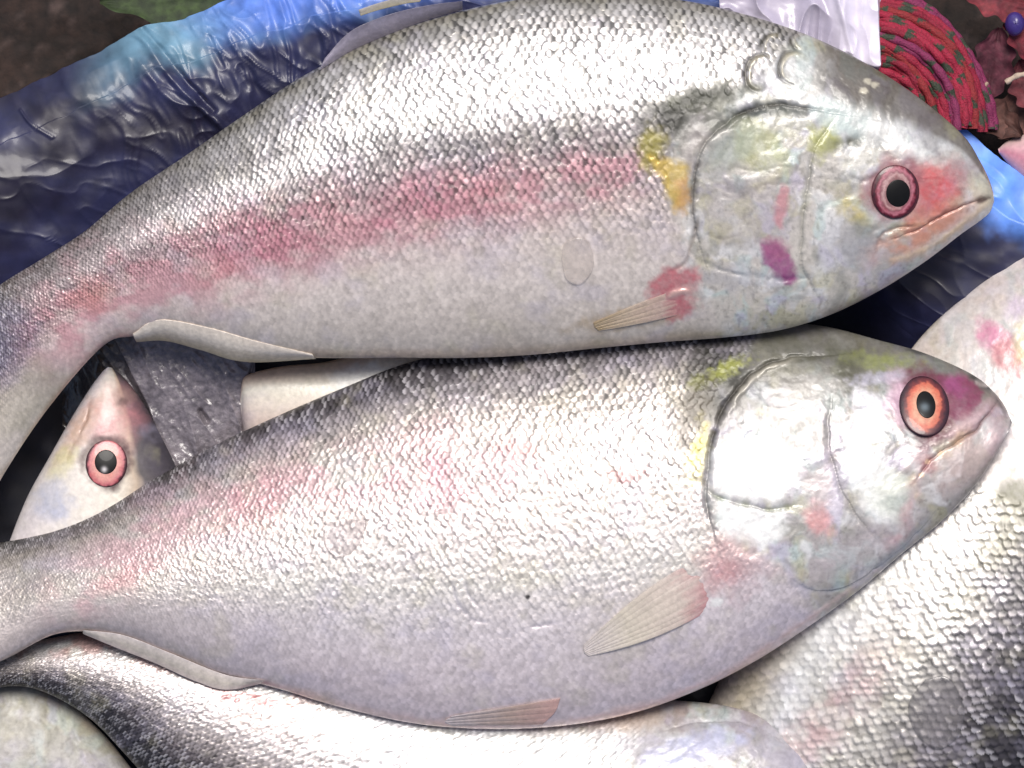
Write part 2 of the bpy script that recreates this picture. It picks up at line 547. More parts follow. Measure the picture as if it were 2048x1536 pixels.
        vv = np.clip(v + 0 * u + (fbm(u * 9, v * 5, seed) - 0.5) * 0.25, 0, 1)
        c = np.stack([np.interp(vv, fx, [q[1][k] for q in cols]) for k in range(3)], -1)
        c = c * (0.93 + 0.08 * ripple)[..., None] * (0.9 + 0.2 * fbm(X / 14, Y / 14, seed + 9))[..., None]
        c = c.reshape(-1, 3)
        o = mesh_obj(name, to_world(np.vstack([Vt, Vb]), s.zref), F, mat or M_FIN, np.vstack([c, c * 0.9]), parent=s.root)
        if label: o['label'] = label
        return o

def pigment(f, stops):
    f.pig = np.interp(f.fr, [a for a, _ in stops], [b for _, b in stops])

def head_mask(f, pts, soft=14):
    """1 on the head side (left of travel when the line runs from back to belly and the snout is on the right)"""
    d, sd, _ = pdist(f.X, f.Y, pts)
    return sstep(-soft, soft, d * sd)

# ------------------------------------------------------------------ ground
def sheet(name, x0, x1, y0, y1, nx, ny, zf, cf, mat, parent=None, zref=0.0):
    gx, gy = np.meshgrid(np.linspace(x0, x1, nx), np.linspace(y0, y1, ny), indexing='ij')
    z = zf(gx, gy)
    c = cf(gx, gy, z)
    V = to_world(np.stack([gx, gy, z], -1).reshape(-1, 3), zref)
    return mesh_obj(name, V, grid_faces(nx, ny)[:, ::-1], mat, c.reshape(-1, 3), parent=parent)

def soil_z(x, y): return -150 + 34 * (fbm(x / 120, y / 120, 71) - 0.5) + 20 * (fbm(x / 22, y / 22, 72) - 0.5)
def soil_c(x, y, z):
    n = fbm(x / 60, y / 45, 73)[..., None]
    n2 = sstep(0.62, 0.75, fbm(x / 26, y / 20, 74))[..., None]
    c = np.array([0.006, 0.004, 0.003]) * (1 - n) + np.array([0.030, 0.016, 0.012]) * n
    return c * (1 - n2 * 0.7) + np.array([0.06, 0.04, 0.035]) * n2 * 0.7
g = sheet('ground', -3500, 5500, -3500, 5000, 700, 660, soil_z, soil_c, M_SOIL)
tag(g, kind='structure')

# ------------------------------------------------------------------ blue plastic sheet under the catch
def plastic_sheet():
    # (rim x, rim y, inward nx, ny, blueness)
    rim = [(-420, 380), (-180, 285), (0, 198), (45, 180), (130, 138), (200, 100), (270, 64), (330, 44), (400, 22), (520, -18), (700, -70), (1000, -120), (1350, -110), (1560, -30), (1760, 120), (1880, 218), (1960, 284), (2050, 352), (2250, 470), (2500, 640)]
    n = 900
    R = catmull(rim, n)
    T_ = np.gradient(R, axis=0)
    T_ /= np.linalg.norm(T_, axis=1)[:, None]
    T_ = np.stack([np.convolve(np.pad(T_[:, k], 40, mode='edge'), np.ones(81) / 81, 'valid') for k in (0, 1)], -1)
    Nn = np.stack([-T_[:, 1], T_[:, 0]], -1)            # points down the picture
    m = 560
    b = np.concatenate([-np.linspace(26, 0, 12, endpoint=False), np.linspace(0, 420, 330), np.linspace(425, 2600, m - 342)])
    B = b[None, :] + 0 * R[:, 0:1]
    dirn = Nn[:, None, :] * np.exp(-np.maximum(B, 0) / 900)[..., None] + np.array([0.0, 1.0]) * (1 - np.exp(-np.maximum(B, 0) / 900))[..., None]
    Bp = np.maximum(B, 0)
    wob = (fbm(R[:, 0:1] / 60, 0 * R[:, 0:1], 81) - 0.5) * 18
    X = R[:, 0:1] + dirn[..., 0] * (Bp + wob)
    Y = R[:, 1:2] + dirn[..., 1] * (Bp + wob)
    t = B
    left = 1 - sstep(900, 1500, R[:, 0:1])
    hgt = 95 * left + 40 * (1 - left)
    Z = hgt * np.clip(1 - ((t - 90) / 330.0) ** 2, 0, 1) ** 0.8 * (t < 420) + 2 - 125 * sstep(330, 620, t)
    Z = np.where(t < 90, np.minimum(Z, hgt * (0.55 + 0.45 * np.sin(np.clip(t / 90, 0, 1) * math.pi / 2))), Z)
    # creases: sharp ridges in a few directions, strongest on the rolled part
    def ridge(x, y, s_, sd, ang, sx=3.2):
        a = math.radians(ang)
        u = x * math.cos(a) + y * math.sin(a)
        v = -x * math.sin(a) + y * math.cos(a)
        wx = (vnoise(x / 90, y / 90, sd + 7) - 0.5) * 60
        q = vnoise((u + wx) / (s_ * sx), (v + wx) / s_, sd)
        return 1 - np.abs(2 * q - 1)
    w_ = 0.35 + 0.65 * (t < 430)
    Z = Z + w_ * (11 * ridge(X, Y, 150, 91, 35) ** 3 + 1.5 * ridge(X, Y, 50, 92, 62) ** 4 + 26 * (fbm(X / 110, Y / 110, 93, 3) - 0.5))
    br = np.exp(-((X - 560) / 260) ** 2) * (t < 430)
    Z = Z + (t < 430) * 4.0 * ridge(X, Y, 34, 89, 28, 4) ** 6 * fbm(X / 60, Y / 60, 87)
    Z = Z + br * (7 * ridge(X, Y, 14, 94, 66, 5) ** 2 + 5 * ridge(X, Y, 17, 95, 40) ** 2)
    # two long seams / folds
    for pts, w0, a0 in (([(268, 62), (300, 95), (345, 160), (400, 215), (450, 260)], 7, 12), ([(285, 58), (322, 98), (372, 160), (430, 225)], 6, -12), ([(44, 222), (66, 250), (110, 278)], 2.6, 5)):
        d, sd, _ = pdist(X, Y, pts)
        Z = Z + a0 * np.exp(-(d / w0) ** 2) * (0.3 + 0.9 * fbm(X / 40, Y / 40, 88))
    skirt = B < 0
    Z = np.where(skirt, Z + B * 3.2, Z)
    X = np.where(skirt, X + Nn[:, 0:1] * B * 0.12, X); Y = np.where(skirt, Y + Nn[:, 1:2] * B * 0.12, Y)
    navy, ink = np.array([0.012, 0.013, 0.040]), np.array([0.010, 0.008, 0.020])
    blue, teal = np.array([0.10, 0.20, 0.62]), np.array([0.13, 0.26, 0.36])
    nn = fbm(X / 130, Y / 90, 96)[..., None]
    nn = sstep(0.25, 0.75, nn)
    c = ink * 2.0 * (1 - nn) + np.array([0.034, 0.038, 0.115]) * nn
    c = c * (0.62 - 0.42 * sstep(380, 520, t) )[..., None]  # same plastic, inner part darkened in colour as shade around the fish
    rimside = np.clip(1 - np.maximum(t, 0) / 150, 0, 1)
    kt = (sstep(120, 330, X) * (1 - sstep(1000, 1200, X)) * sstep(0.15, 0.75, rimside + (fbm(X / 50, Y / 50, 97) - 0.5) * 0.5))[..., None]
    c = c * (1 - kt) + teal * kt  # teal sheen along the rim painted into the colour
    kb = (sstep(360, 560, X + 1.0 * (60 - t)) * (1 - sstep(1650, 1750, X)) * (1 - sstep(60, 135, t)))[..., None]
    c = c * (1 - kb) + blue * kb
    kb2 = sstep(1840, 1900, X) * (1 - sstep(80, 150, t + (fbm(X / 40, Y / 40, 98) - 0.5) * 60))
    kb2 = kb2[..., None]
    c = c * (1 - kb2) + np.array([0.13, 0.30, 0.85]) * kb2
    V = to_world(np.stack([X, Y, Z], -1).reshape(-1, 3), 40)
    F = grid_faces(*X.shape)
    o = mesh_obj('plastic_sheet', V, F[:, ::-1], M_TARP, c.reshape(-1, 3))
    tag(o, 'dark blue crumpled plastic sheet with a rolled rim under all the fish', 'plastic sheet')
plastic_sheet()

# ------------------------------------------------------------------ colours seen on the skins
SILV = A_(222, 218, 216); BELLY = A_(244, 232, 222); LAV = A_(238, 226, 228); GREYB = A_(120, 116, 118)
DARK = A_(62, 58, 62); OLIVE = A_(96, 92, 62); YEL = A_(196, 166, 64); YG = A_(176, 172, 84)
PINK = A_(196, 132, 144); DPINK = A_(192, 104, 130); RED = A_(206, 84, 88); ORNG = A_(222, 150, 118)
MAG = A_(150, 60, 130); WHITE = np.array([0.78, 0.78, 0.755]); CRIM = A_(96, 28, 44); CREAM = A_(214, 204, 180)
BROWN = A_(138, 126, 116); TEALW = A_(200, 214, 212); PURP = A_(140, 62, 94)

def mottle(f, m, k=1.0):
    """smeary iridescent mottling of the bare head plates"""
    wx = f.X + 60 * (fbm(f.X / 70, f.Y / 70, f.seed + 61) - 0.5)
    wy = f.Y + 60 * (fbm(f.X / 70, f.Y / 70, f.seed + 62) - 0.5)
    for sd, c, lo, hi, a in ((63, A_(232, 232, 232), 0.5, 0.72, 0.6), (64, A_(150, 150, 140), 0.5, 0.75, 0.5), (65, A_(188, 208, 204), 0.52, 0.75, 0.5), (66, A_(196, 188, 212), 0.52, 0.75, 0.45), (67, A_(192, 186, 142), 0.54, 0.78, 0.4)):
        n = fbm(wx / 38, wy / 46, f.seed + sd, 4)
        f.blend(sstep(lo, hi, n) * a * k * m, c)
    n = fbm(f.X / 7, f.Y / 9, f.seed + 68, 3)
    f.col *= (1 - 0.22 * k * m * sstep(0.55, 0.8, n))[..., None]
    f.dh += m * (2.2 * (fbm(wx / 24, wy / 24, f.seed + 69) - 0.5) + 6 * (fbm(wx / 90, wy / 90, f.seed + 70) - 0.5))

def standard_speckle(f, k=0.16):
    f.col *= (1 + (fbm(f.X / 9, f.Y / 9, f.seed + 41, 3) - 0.5) * 2 * k)[..., None]
    n = fbm(f.X / 60, f.Y / 45, f.seed + 42)
    f.blend(sstep(0.5, 0.8, n) * 0.25, A_(196, 190, 214))
    n = fbm(f.X / 50, f.Y / 50, f.seed + 43)
    f.blend(sstep(0.55, 0.8, n) * 0.22, A_(206, 200, 164))

# ================================================================== large upper fish
PA = [(-330, 1010, -190, 1270), (-200, 810, -70, 1090), (-110, 680, 10, 945), (-20, 585, 100, 812), (85, 517, 205, 693), (170, 462, 268, 672), (262, 385, 345, 664),
      (370, 312, 440, 690), (485, 232, 545, 712), (610, 150, 655, 716), (760, 76, 800, 716), (900, 28, 930, 716), (1050, -4, 1060, 710),
      (1200, -12, 1200, 696), (1350, -2, 1330, 684), (1480, 26, 1450, 675), (1600, 64, 1562, 660), (1705, 112, 1665, 628), (1795, 165, 1765, 578),
      (1872, 222, 1852, 522), (1930, 275, 1920, 470), (1960, 322, 1957, 444), (1978, 358, 1980, 424), (1987, 386, 1988, 404)]
TA = [30, 34, 40, 52, 62, 70, 82, 94, 104, 112, 118, 122, 124, 124, 122, 118, 112, 102, 88, 72, 54, 36, 18, 4]
fa = Fish(PA, [t * 0.84 for t in TA], 214, 214, step=2.1, rows=55, seed=1)
pigment(fa, [(0, 1.0), (0.3, 0.8), (0.5, 0.9), (0.62, 0.55), (0.72, 0.16), (1, 0.06)])
fa.base([(0, A_(150, 146, 134)), (0.06, A_(208, 204, 200)), (0.14, SILV * 1.1), (0.30, SILV * 1.1), (0.38, A_(176, 170, 170)), (0.46, A_(160, 150, 152)), (0.54, A_(208, 192, 188)),  # darker mid stops paint in the shading of the flank
         (0.66, A_(236, 222, 215)), (0.80, BELLY), (0.95, A_(228, 216, 202)), (1, A_(200, 186, 168))])
standard_speckle(fa)
# tail end darker and bluish
fa.blend((1 - sstep(60, 420, fa.X + fa.Y * 0.1)) * (1 - sstep(0.35, 0.6, fa.fr)) * 0.65, A_(92, 88, 96))
fa.blend((1 - sstep(200, 800, fa.X)) * (1 - sstep(0.12, 0.42, fa.fr)) * 0.6, A_(118, 112, 106))
fa.blot(20, 680, 70, 90, -50, A_(90, 84, 120), 0.6)
fa.blot(60, 800, 80, 50, -55, A_(176, 170, 142), 0.5)
d, sd, tt = pdist(fa.X, fa.Y, [(150, 640), (240, 570), (400, 530), (560, 480), (800, 420), (1000, 390), (1230, 350)])
wv = fbm(fa.X / 46, fa.Y / 30, 8)
band = np.exp(-(d / (92 - 34 * tt)) ** 2) * fa.top
fa.blend(np.clip(band * (0.35 + 0.7 * sstep(0.3, 0.65, wv)), 0, 0.8), A_(208, 152, 160))
fa.blot(545, 492, 80, 56, 0, DPINK, 0.5, 0.9)
fa.blot(840, 425, 110, 46, -12, DPINK, 0.5, 0.9)
fa.blot(990, 375, 44, 26, 0, A_(212, 124, 132), 0.4, 0.9)
fa.blot(190, 590, 38, 30, -20, A_(220, 140, 132), 0.5, 0.9)
fa.blot(440, 540, 50, 28, -15, A_(214, 132, 134), 0.4, 0.9)
fa.line([(250, 420), (420, 350), (650, 300), (820, 285), (1000, 290), (1270, 275)], 30, A_(104, 100, 102), 0.5)  # dark band of flank shading painted below the white zone
# head
HA = [(1650, 30), (1575, 100), (1470, 190), (1370, 235), (1335, 300), (1340, 420), (1372, 500), (1400, 580), (1440, 660), (1450, 720)]
hm = head_mask(fa, HA, 16) * fa.top
fa.scaled *= 1 - hm
HB = A_(200, 195, 186)
fa.blend(hm * 0.85, HB)
mottle(fa, hm, 1.25)
fa.blend(hm * sstep(0.02, 0.12, fa.fr) * (1 - sstep(0.30, 0.42, fa.fr)) * 0.4, A_(176, 180, 178))
fa.finish_scales(amp=1.9, dark=0.93, spark=0.22, tilt=1.0)
skull = (1 - sstep(0.14, 0.22, fa.fr + (fbm(fa.X / 30, fa.Y / 30, 9) - 0.5) * 0.05)) * sstep(1600, 1680, fa.X) * fa.top
mottle(fa, skull, 0.5)
fa.blend(skull * 0.82, A_(84, 74, 64))
# big loose scales on the nape
for x, y, r in ((1522, 150, 36), (1588, 140, 34), (1545, 96, 26), (1600, 84, 20)):
    a = np.linspace(math.radians(100), math.radians(290), 9)
    fa.line([(x + r * math.cos(q), y + r * math.sin(q)) for q in a], 4, A_(58, 54, 44), 0.85, dh=-3)
    fa.line([(x + 5 + (r - 3) * math.cos(q), y + (r - 3) * math.sin(q)) for q in a], 3.5, A_(206, 196, 164), 0.55, dh=2)
# shoulder
fa.blot(1400, 205, 82, 28, -12, A_(84, 86, 64), 0.95, 0.7, 0.6)
fa.blot(1345, 248, 56, 42, -20, A_(40, 40, 30), 1.0, 0.7, 0.7)
fa.blot(1420, 192, 60, 16, -12, A_(44, 46, 32), 0.8, 0.9, 0.9)
fa.blot(1300, 305, 22, 44, 10, A_(150, 140, 52), 0.85, 0.7)
fa.poly([(1298, 318), (1330, 322), (1382, 330), (1378, 380), (1368, 425), (1350, 425), (1330, 385)], YEL, 0.85, 10, 12)
fa.poly([(1352, 370), (1380, 345), (1376, 400), (1362, 440), (1350, 420)], A_(204, 146, 96), 0.6, 9, 10)
fa.blot(1395, 300, 24, 60, 10, A_(150, 142, 140), 0.75, 0.5)
# cover plates
fa.line([(1400, 250), (1450, 238), (1500, 226), (1560, 214)], 9, A_(50, 50, 40), 0.7, dh=-3)
fa.blot(1430, 350, 34, 60, 10, A_(150, 146, 138), 0.6, 0.9, 0.6)
fa.blot(1500, 440, 60, 60, 0, A_(172, 164, 168), 0.5, 0.9, 0.6)
fa.blot(1480, 560, 80, 24, 0, A_(160, 160, 172), 0.45, 0.9, 0.6)
fa.line([(1405, 470), (1440, 480), (1480, 470)], 4, A_(120, 112, 100), 0.3, dh=-0.5)
fa.line([(1450, 330), (1500, 345), (1560, 335), (1610, 345)], 5, A_(110, 108, 92), 0.35, dh=-0.5)
fa.line([(1395, 440), (1372, 520), (1340, 545)], 5, A_(120, 100, 90), 0.6, dh=-2)
fa.line([(1690, 235), (1610, 222), (1540, 216), (1480, 232), (1425, 275), (1392, 330), (1384, 400), (1392, 470), (1410, 530)], 7, A_(62, 58, 52), 0.75, dh=-5, hs=5, hw=30)
fa.line([(1640, 232), (1560, 226), (1500, 236), (1455, 262)], 11, A_(74, 80, 74), 0.75, dh=-3)
fa.line([(1660, 250), (1628, 300), (1612, 370), (1600, 460), (1604, 540), (1640, 600)], 6, A_(140, 140, 128), 0.5, dh=-3, hs=3, hw=22)
fa.line([(1620, 370), (1530, 372), (1480, 400)], 6, A_(140, 130, 126), 0.4, dh=-0.6)
fa.line([(1400, 520), (1450, 545), (1560, 560), (1640, 552)], 6, A_(150, 150, 150), 0.4, dh=-3)
fa.blot(1510, 300, 44, 46, 0, A_(160, 162, 96), 0.7, 0.6, 0.5)
fa.blot(1640, 285, 28, 36, 0, A_(170, 172, 84), 0.8, 0.5, 0.4)
fa.blot(1450, 250, 36, 20, -20, A_(96, 100, 84), 0.6, 0.6)
fa.blot(1470, 375, 26, 20, 0, A_(130, 126, 128), 0.7, 0.5)
fa.blot(1460, 300, 60, 30, -30, A_(168, 180, 172), 0.5, 0.6)
fa.line([(1660, 296), (1720, 285), (1790, 290)], 15, A_(96, 96, 82), 0.95, dh=-3)
fa.line([(1640, 205), (1710, 245), (1790, 285), (1850, 325)], 22, WHITE, 0.8, dh=2)
fa.blot(1670, 235, 50, 26, 30, A_(196, 212, 208), 0.75, 0.5)
fa.blot(1740, 320, 60, 18, -8, A_(200, 196, 178), 0.5)
fa.line([(1690, 350), (1720, 365), (1760, 350)], 6, A_(110, 112, 118), 0.6, dh=-2)
fa.line([(1665, 385), (1700, 425), (1735, 452)], 17, A_(204, 186, 96), 0.75)
fa.line([(1770, 450), (1740, 470), (1770, 500)], 8, A_(140, 116, 100), 0.4, dh=-2)
fa.poly([(1556, 372), (1574, 380), (1568, 430), (1556, 464), (1544, 440), (1548, 400)], A_(196, 136, 142), 0.85, 7, 8)
fa.poly([(1522, 492), (1548, 488), (1575, 510), (1592, 560), (1578, 572), (1545, 556), (1526, 525)], A_(146, 66, 122), 0.9, 8, 9)
fa.blot(1545, 500, 26, 20, 0, A_(170, 100, 134), 0.7, 0.5)
fa.blot(1345, 570, 46, 34, -10, A_(206, 116, 124), 0.9, 0.4)
fa.blot(1355, 615, 36, 22, -30, A_(206, 116, 124), 0.9, 0.5)
fa.line([(1310, 605), (1350, 590), (1395, 578)], 6, A_(230, 190, 180), 0.9, dh=3)
fa.blot(1240, 640, 90, 18, -8, A_(196, 170, 130), 0.6, 0.6)
fa.blot(1720, 500, 70, 50, -10, A_(178, 176, 184), 0.6, 0.6)
fa.blot(1720, 455, 26, 18, 0, A_(120, 122, 104), 0.5, 0.7)
# snout
fa.blot(1868, 385, 48, 62, 12, A_(204, 84, 88), 0.92, 0.55, 0.35)
fa.blot(1850, 440, 50, 26, -30, A_(214, 128, 96), 0.6, 0.7)
fa.blot(1920, 340, 36, 30, 30, A_(158, 136, 138), 0.7, 0.6)
fa.blot(1960, 385, 22, 34, -15, A_(214, 204, 180), 0.8, 0.5)
fa.line([(1745, 512), (1800, 492), (1880, 455), (1940, 412)], 24, A_(216, 152, 128), 0.85)
fa.line([(1760, 525), (1850, 500), (1930, 445), (1975, 405)], 7, A_(222, 196, 164), 0.8, dh=2)
fa.line([(1780, 478), (1850, 450), (1910, 418), (1960, 396)], 4, A_(150, 84, 72), 0.7, dh=-4, hs=3, hw=14)
fa.line([(1745, 505), (1760, 470), (1800, 455), (1830, 452)], 5, A_(150, 110, 96), 0.5, dh=-3)
fa.line([(1955, 402), (1978, 396)], 6, A_(60, 36, 34), 0.8, dh=-3, taper=False)
fa.line([(1985, 405), (1955, 442), (1915, 475), (1850, 527), (1760, 580)], 7, A_(226, 218, 214), 0.7)
fa.line([(1560, 655), (1640, 640), (1730, 600), (1830, 545)], 12, A_(150, 128, 118), 0.5, dh=-2)
fa.blot(1905, 262, 14, 22, -40, A_(150, 146, 120), 0.6)
fa.blot(1860, 290, 16, 30, -40, A_(142, 138, 140), 0.6)
for x, y in ((1732, 165), (1725, 185), (1748, 172)):
    fa.blot(x, y, 8, 6, 0, A_(220, 212, 190), 0.8)
fa.blot(1785, 384, 60, 62, 0, A_(160, 96, 104), 0.85, 0.35, 0.2)
dd = np.hypot((fa.X - 1785), (fa.Y - 386)); fa.dh -= 9 * np.exp(-(dd / 44) ** 4) * fa.top
# dark scratch spines behind the dorsal fin and scale of the belly keel
fa.line([(685, 145), (665, 180), (650, 210)], 5, A_(40, 38, 44), 0.9, dh=3)
fa.line([(640, 205), (655, 225), (650, 250)], 4, A_(70, 66, 80), 0.7, dh=2)
fa.rough += 0.10 * (1 - fa.scaled) * 0
fa.metal = np.where(fa.scaled > 0.5, 0.35, 0.15) * (1 - band * 0.7)
fa.build('silver_fish', 'big upper silver fish with a rose flank band and a magenta cheek spot', 'fish', group='silver fish piled on the plastic sheet')
fa.eye(1786, 386, 48, 53, 0, [(0, A_(110, 70, 74)), (0.48, A_(150, 108, 108)), (0.58, A_(200, 160, 158)), (0.68, A_(140, 84, 92)), (0.78, A_(196, 120, 134)), (0.86, A_(120, 36, 54)), (0.94, A_(54, 16, 26)), (1, A_(90, 40, 48))],
       24, 27, px=5, py=3, dome=8, lift=9)
fa.fin('dorsal_fin', [(640, 142), (700, 104), (770, 72), (850, 42), (925, 20)], [(650, 118), (700, 66), (770, 34), (850, 14), (925, 4)],
       ('skin', 2), [236, 242, 244, 246, 244], [(0, A_(176, 168, 182)), (0.6, A_(186, 178, 194)), (1, A_(150, 144, 160))], rays=5, amp=5, nu=110, nv=30, seed=5, bulge=4)
fa.fin('fin_spine', [(722, 34), (760, 22), (810, 10), (840, 6)], [(718, 22), (760, 8), (815, -6), (850, -8)], 250, 252,
       [(0, A_(190, 178, 140)), (1, A_(206, 196, 176))], rays=1, amp=4, nu=40, nv=10, thick=4)
fa.fin('anal_fin', [(266, 668), (320, 640), (420, 656), (520, 684), (625, 708)], [(272, 684), (330, 682), (400, 700), (490, 724), (632, 718)],
       ('skin', 1), [196, 200, 200, 200, 204], [(0, A_(228, 216, 202)), (0.5, A_(242, 232, 216)), (1, A_(206, 192, 156))], rays=16, amp=1.2, nu=140, nv=30, bulge=9, thick=4, mat=M_FINO)
fa.fin('pectoral_fin', [(1408, 560), (1404, 590), (1390, 622)], [(1186, 646), (1188, 654), (1196, 662)], ('skin', -6), ('skin', 1),
       [(0, A_(210, 136, 140)), (0.2, A_(212, 146, 148)), (0.36, A_(216, 190, 178)), (0.7, A_(216, 196, 172)), (1, A_(190, 168, 132))], rays=4, amp=1.2, nu=50, nv=80, thick=2.5, bulge=6, spread=0.1)

# ================================================================== large lower fish
PB = [(-280, 1130, -240, 1420), (-140, 1108, -110, 1372), (0, 1086, 15, 1316), (90, 1066, 118, 1266), (190, 1024, 230, 1268), (300, 962, 340, 1308), (420, 895, 450, 1348), (540, 838, 560, 1376),
      (680, 778, 680, 1412), (820, 724, 830, 1445), (980, 694, 980, 1456), (1130, 676, 1130, 1449), (1280, 660, 1270, 1423), (1420, 645, 1400, 1376),
      (1550, 642, 1510, 1320), (1660, 654, 1612, 1254), (1760, 680, 1712, 1182), (1840, 702, 1802, 1106), (1910, 730, 1882, 1040), (1962, 758, 1946, 972),
      (1996, 790, 1990, 905), (2014, 815, 2012, 868), (2020, 830, 2021, 845)]
TB = [34, 40, 52, 66, 78, 90, 100, 108, 116, 122, 126, 128, 128, 126, 122, 116, 106, 94, 78, 60, 42, 20, 5]
fb = Fish(PB, [t * 0.88 for t in TB], 134, 206, step=2.1, rows=68, seed=2)
pigment(fb, [(0, 1.0), (0.15, 1.0), (0.22, 0.75), (0.5, 0.62), (0.66, 0.42), (0.8, 0.18), (1, 0.1)])
fb.base([(0, A_(76, 72, 74)), (0.05, A_(104, 99, 104)), (0.10, A_(164, 156, 158)), (0.16, A_(200, 190, 182)), (0.33, A_(206, 198, 192)), (0.48, A_(216, 207, 204)),
         (0.62, A_(222, 218, 213)), (0.74, A_(234, 225, 227)), (0.84, LAV), (0.97, A_(232, 216, 218)), (1, A_(236, 212, 206))])
standard_speckle(fb)
fb.blend((1 - sstep(40, 560, fb.X)) * (1 - sstep(0.12, 0.28, fb.fr)) * 0.5, A_(104, 102, 94))
fb.blend((1 - sstep(60, 700, fb.X)) * sstep(0.3, 0.5, fb.fr) * 0.55, A_(184, 172, 160))
d, sd, tt = pdist(fb.X, fb.Y, [(160, 1180), (320, 1060), (520, 985), (720, 950), (880, 945), (1040, 930)])
wv = fbm(fb.X / 46, fb.Y / 34, 18)
band = np.exp(-(d / 62) ** 2) * fb.top
fb.blend(np.clip(band * sstep(0.32, 0.62, wv) * 0.6, 0, 0.7), A_(218, 168, 176))
fb.blot(880, 930, 66, 66, -30, A_(212, 140, 160), 0.5, 0.95, 0.5)
fb.blot(520, 1000, 60, 40, -20, A_(212, 140, 152), 0.45, 0.95, 0.5)
fb.blot(1255, 948, 42, 14, -5, A_(212, 140, 140), 0.6, 0.8)
fb.blot(1030, 895, 50, 10, 5, A_(206, 140, 134), 0.5, 0.8)
fb.blot(240, 1160, 60, 20, -20, A_(208, 130, 140), 0.5, 0.9)
HB_ = [(1540, 600), (1500, 700), (1440, 770), (1412, 850), (1404, 930), (1410, 1000), (1440, 1060), (1480, 1100), (1560, 1130), (1600, 1180), (1640, 1250), (1660, 1300)]
hm = head_mask(fb, HB_, 14) * fb.top
fb.scaled *= 1 - hm
fb.blend(hm * 0.85, A_(168, 163, 160))
mottle(fb, hm, 1.25)
fb.finish_scales(amp=1.5, dark=0.76, spark=0.22, tilt=1.0)
# dark back of the head
fb.blend(hm * (1 - sstep(0.10, 0.34, fb.fr + (fbm(fb.X / 26, fb.Y / 26, 9) - 0.5) * 0.1)) * 0.8, A_(108, 106, 94))
# shoulder and gill opening, its dark shadow painted in as colour
fb.blot(1440, 745, 74, 46, -35, A_(36, 36, 24), 1.0, 0.7, 0.6)
fb.blot(1450, 738, 40, 12, -28, A_(172, 176, 76), 0.7, 0.9, 0.9)
fb.blot(1398, 765, 22, 12, -20, A_(150, 152, 70), 0.6, 0.9, 0.7)
fb.blot(1388, 825, 36, 60, 15, A_(92, 84, 66), 0.85, 0.8, 0.5)
fb.blot(1398, 905, 18, 52, 8, A_(190, 180, 84), 0.8, 0.8, 0.5)
fb.line([(1650, 712), (1560, 722), (1500, 752), (1455, 802), (1425, 870), (1414, 940), (1412, 1010), (1424, 1060)], 6, A_(54, 50, 42), 0.8, dh=-6, hs=6, hw=34)
fb.line([(1600, 716), (1530, 740), (1478, 784), (1452, 824)], 5, A_(212, 206, 190), 0.7, dh=3)
fb.line([(1420, 985), (1460, 1002), (1520, 1016), (1580, 1012)], 6, A_(140, 150, 112), 0.8, dh=-4, hs=-3, hw=14)
fb.line([(1660, 800), (1655, 880), (1672, 960), (1705, 1020), (1750, 1080)], 9, A_(160, 156, 152), 0.55, dh=-3.5, hs=3, hw=18)
fb.poly([(1424, 900), (1470, 880), (1540, 884), (1592, 906), (1596, 950), (1560, 1005), (1480, 998), (1418, 980)], WHITE, 0.9, 16, 14)  # bright flash of the silver gill and cheek plates painted as white
fb.poly([(1418, 1000), (1480, 1012), (1560, 1026), (1556, 1070), (1520, 1098), (1450, 1072)], WHITE, 0.88, 16, 12)
fb.poly([(1684, 865), (1720, 880), (1750, 930), (1800, 960), (1806, 1010), (1770, 1050), (1730, 1030), (1690, 960)], WHITE, 0.9, 18, 14)
fb.blot(1775, 990, 40, 40, 0, A_(222, 226, 210), 0.7, 0.6)
fb.blot(1735, 830, 30, 50, -20, A_(238, 238, 246), 0.8, 0.6, 0.5)
fb.blot(1600, 800, 70, 50, 0, A_(176, 172, 164), 0.65, 0.6, 0.4)
fb.blot(1690, 735, 34, 46, 0, A_(78, 76, 54), 0.95, 0.8, 0.6)
fb.blot(1765, 722, 62, 14, 3, A_(150, 158, 84), 0.65, 0.9, 0.6)
fb.blot(1600, 705, 90, 22, 5, A_(90, 90, 76), 0.7, 0.9, 0.6)
fb.line([(1905, 165+700), (1890, 880), (1860, 892), (1820, 890), (1800, 860)], 5, A_(40, 16, 24), 0.6)
fb.blot(1760, 757, 60, 12, -6, A_(202, 198, 216), 0.6, 0.6)
fb.blot(1790, 1005, 26, 16, 0, A_(150, 164, 156), 0.5, 0.8)
fb.blot(1632, 1035, 26, 30, -30, A_(224, 160, 158), 0.85, 0.5)
fb.blot(1640, 960, 34, 60, 0, A_(226, 210, 214), 0.5, 0.8)
fb.line([(1832, 940), (1818, 1000), (1800, 1060), (1770, 1090)], 14, A_(220, 168, 172), 0.7)
fb.blot(1700, 1100, 90, 30, -30, A_(202, 190, 196), 0.5, 0.8)
fb.line([(905, 1160), (915, 1200), (945, 1232), (985, 1240)], 4, A_(160, 156, 170), 0.5, dh=-1)
fb.line([(930, 1158), (940, 1190), (965, 1215)], 4, A_(160, 156, 170), 0.5, dh=-1)
fb.line([(1010, 1270), (1060, 1250), (1120, 1240)], 4, A_(166, 160, 176), 0.4, dh=-1)
fb.line([(1590, 1160), (1630, 1176), (1700, 1165), (1790, 1100), (1860, 1030)], 9, A_(166, 172, 184), 0.6, dh=-3, hs=3, hw=20)
fb.line([(1560, 1110), (1580, 1150), (1620, 1190)], 10, A_(190, 184, 200), 0.6, dh=-2)
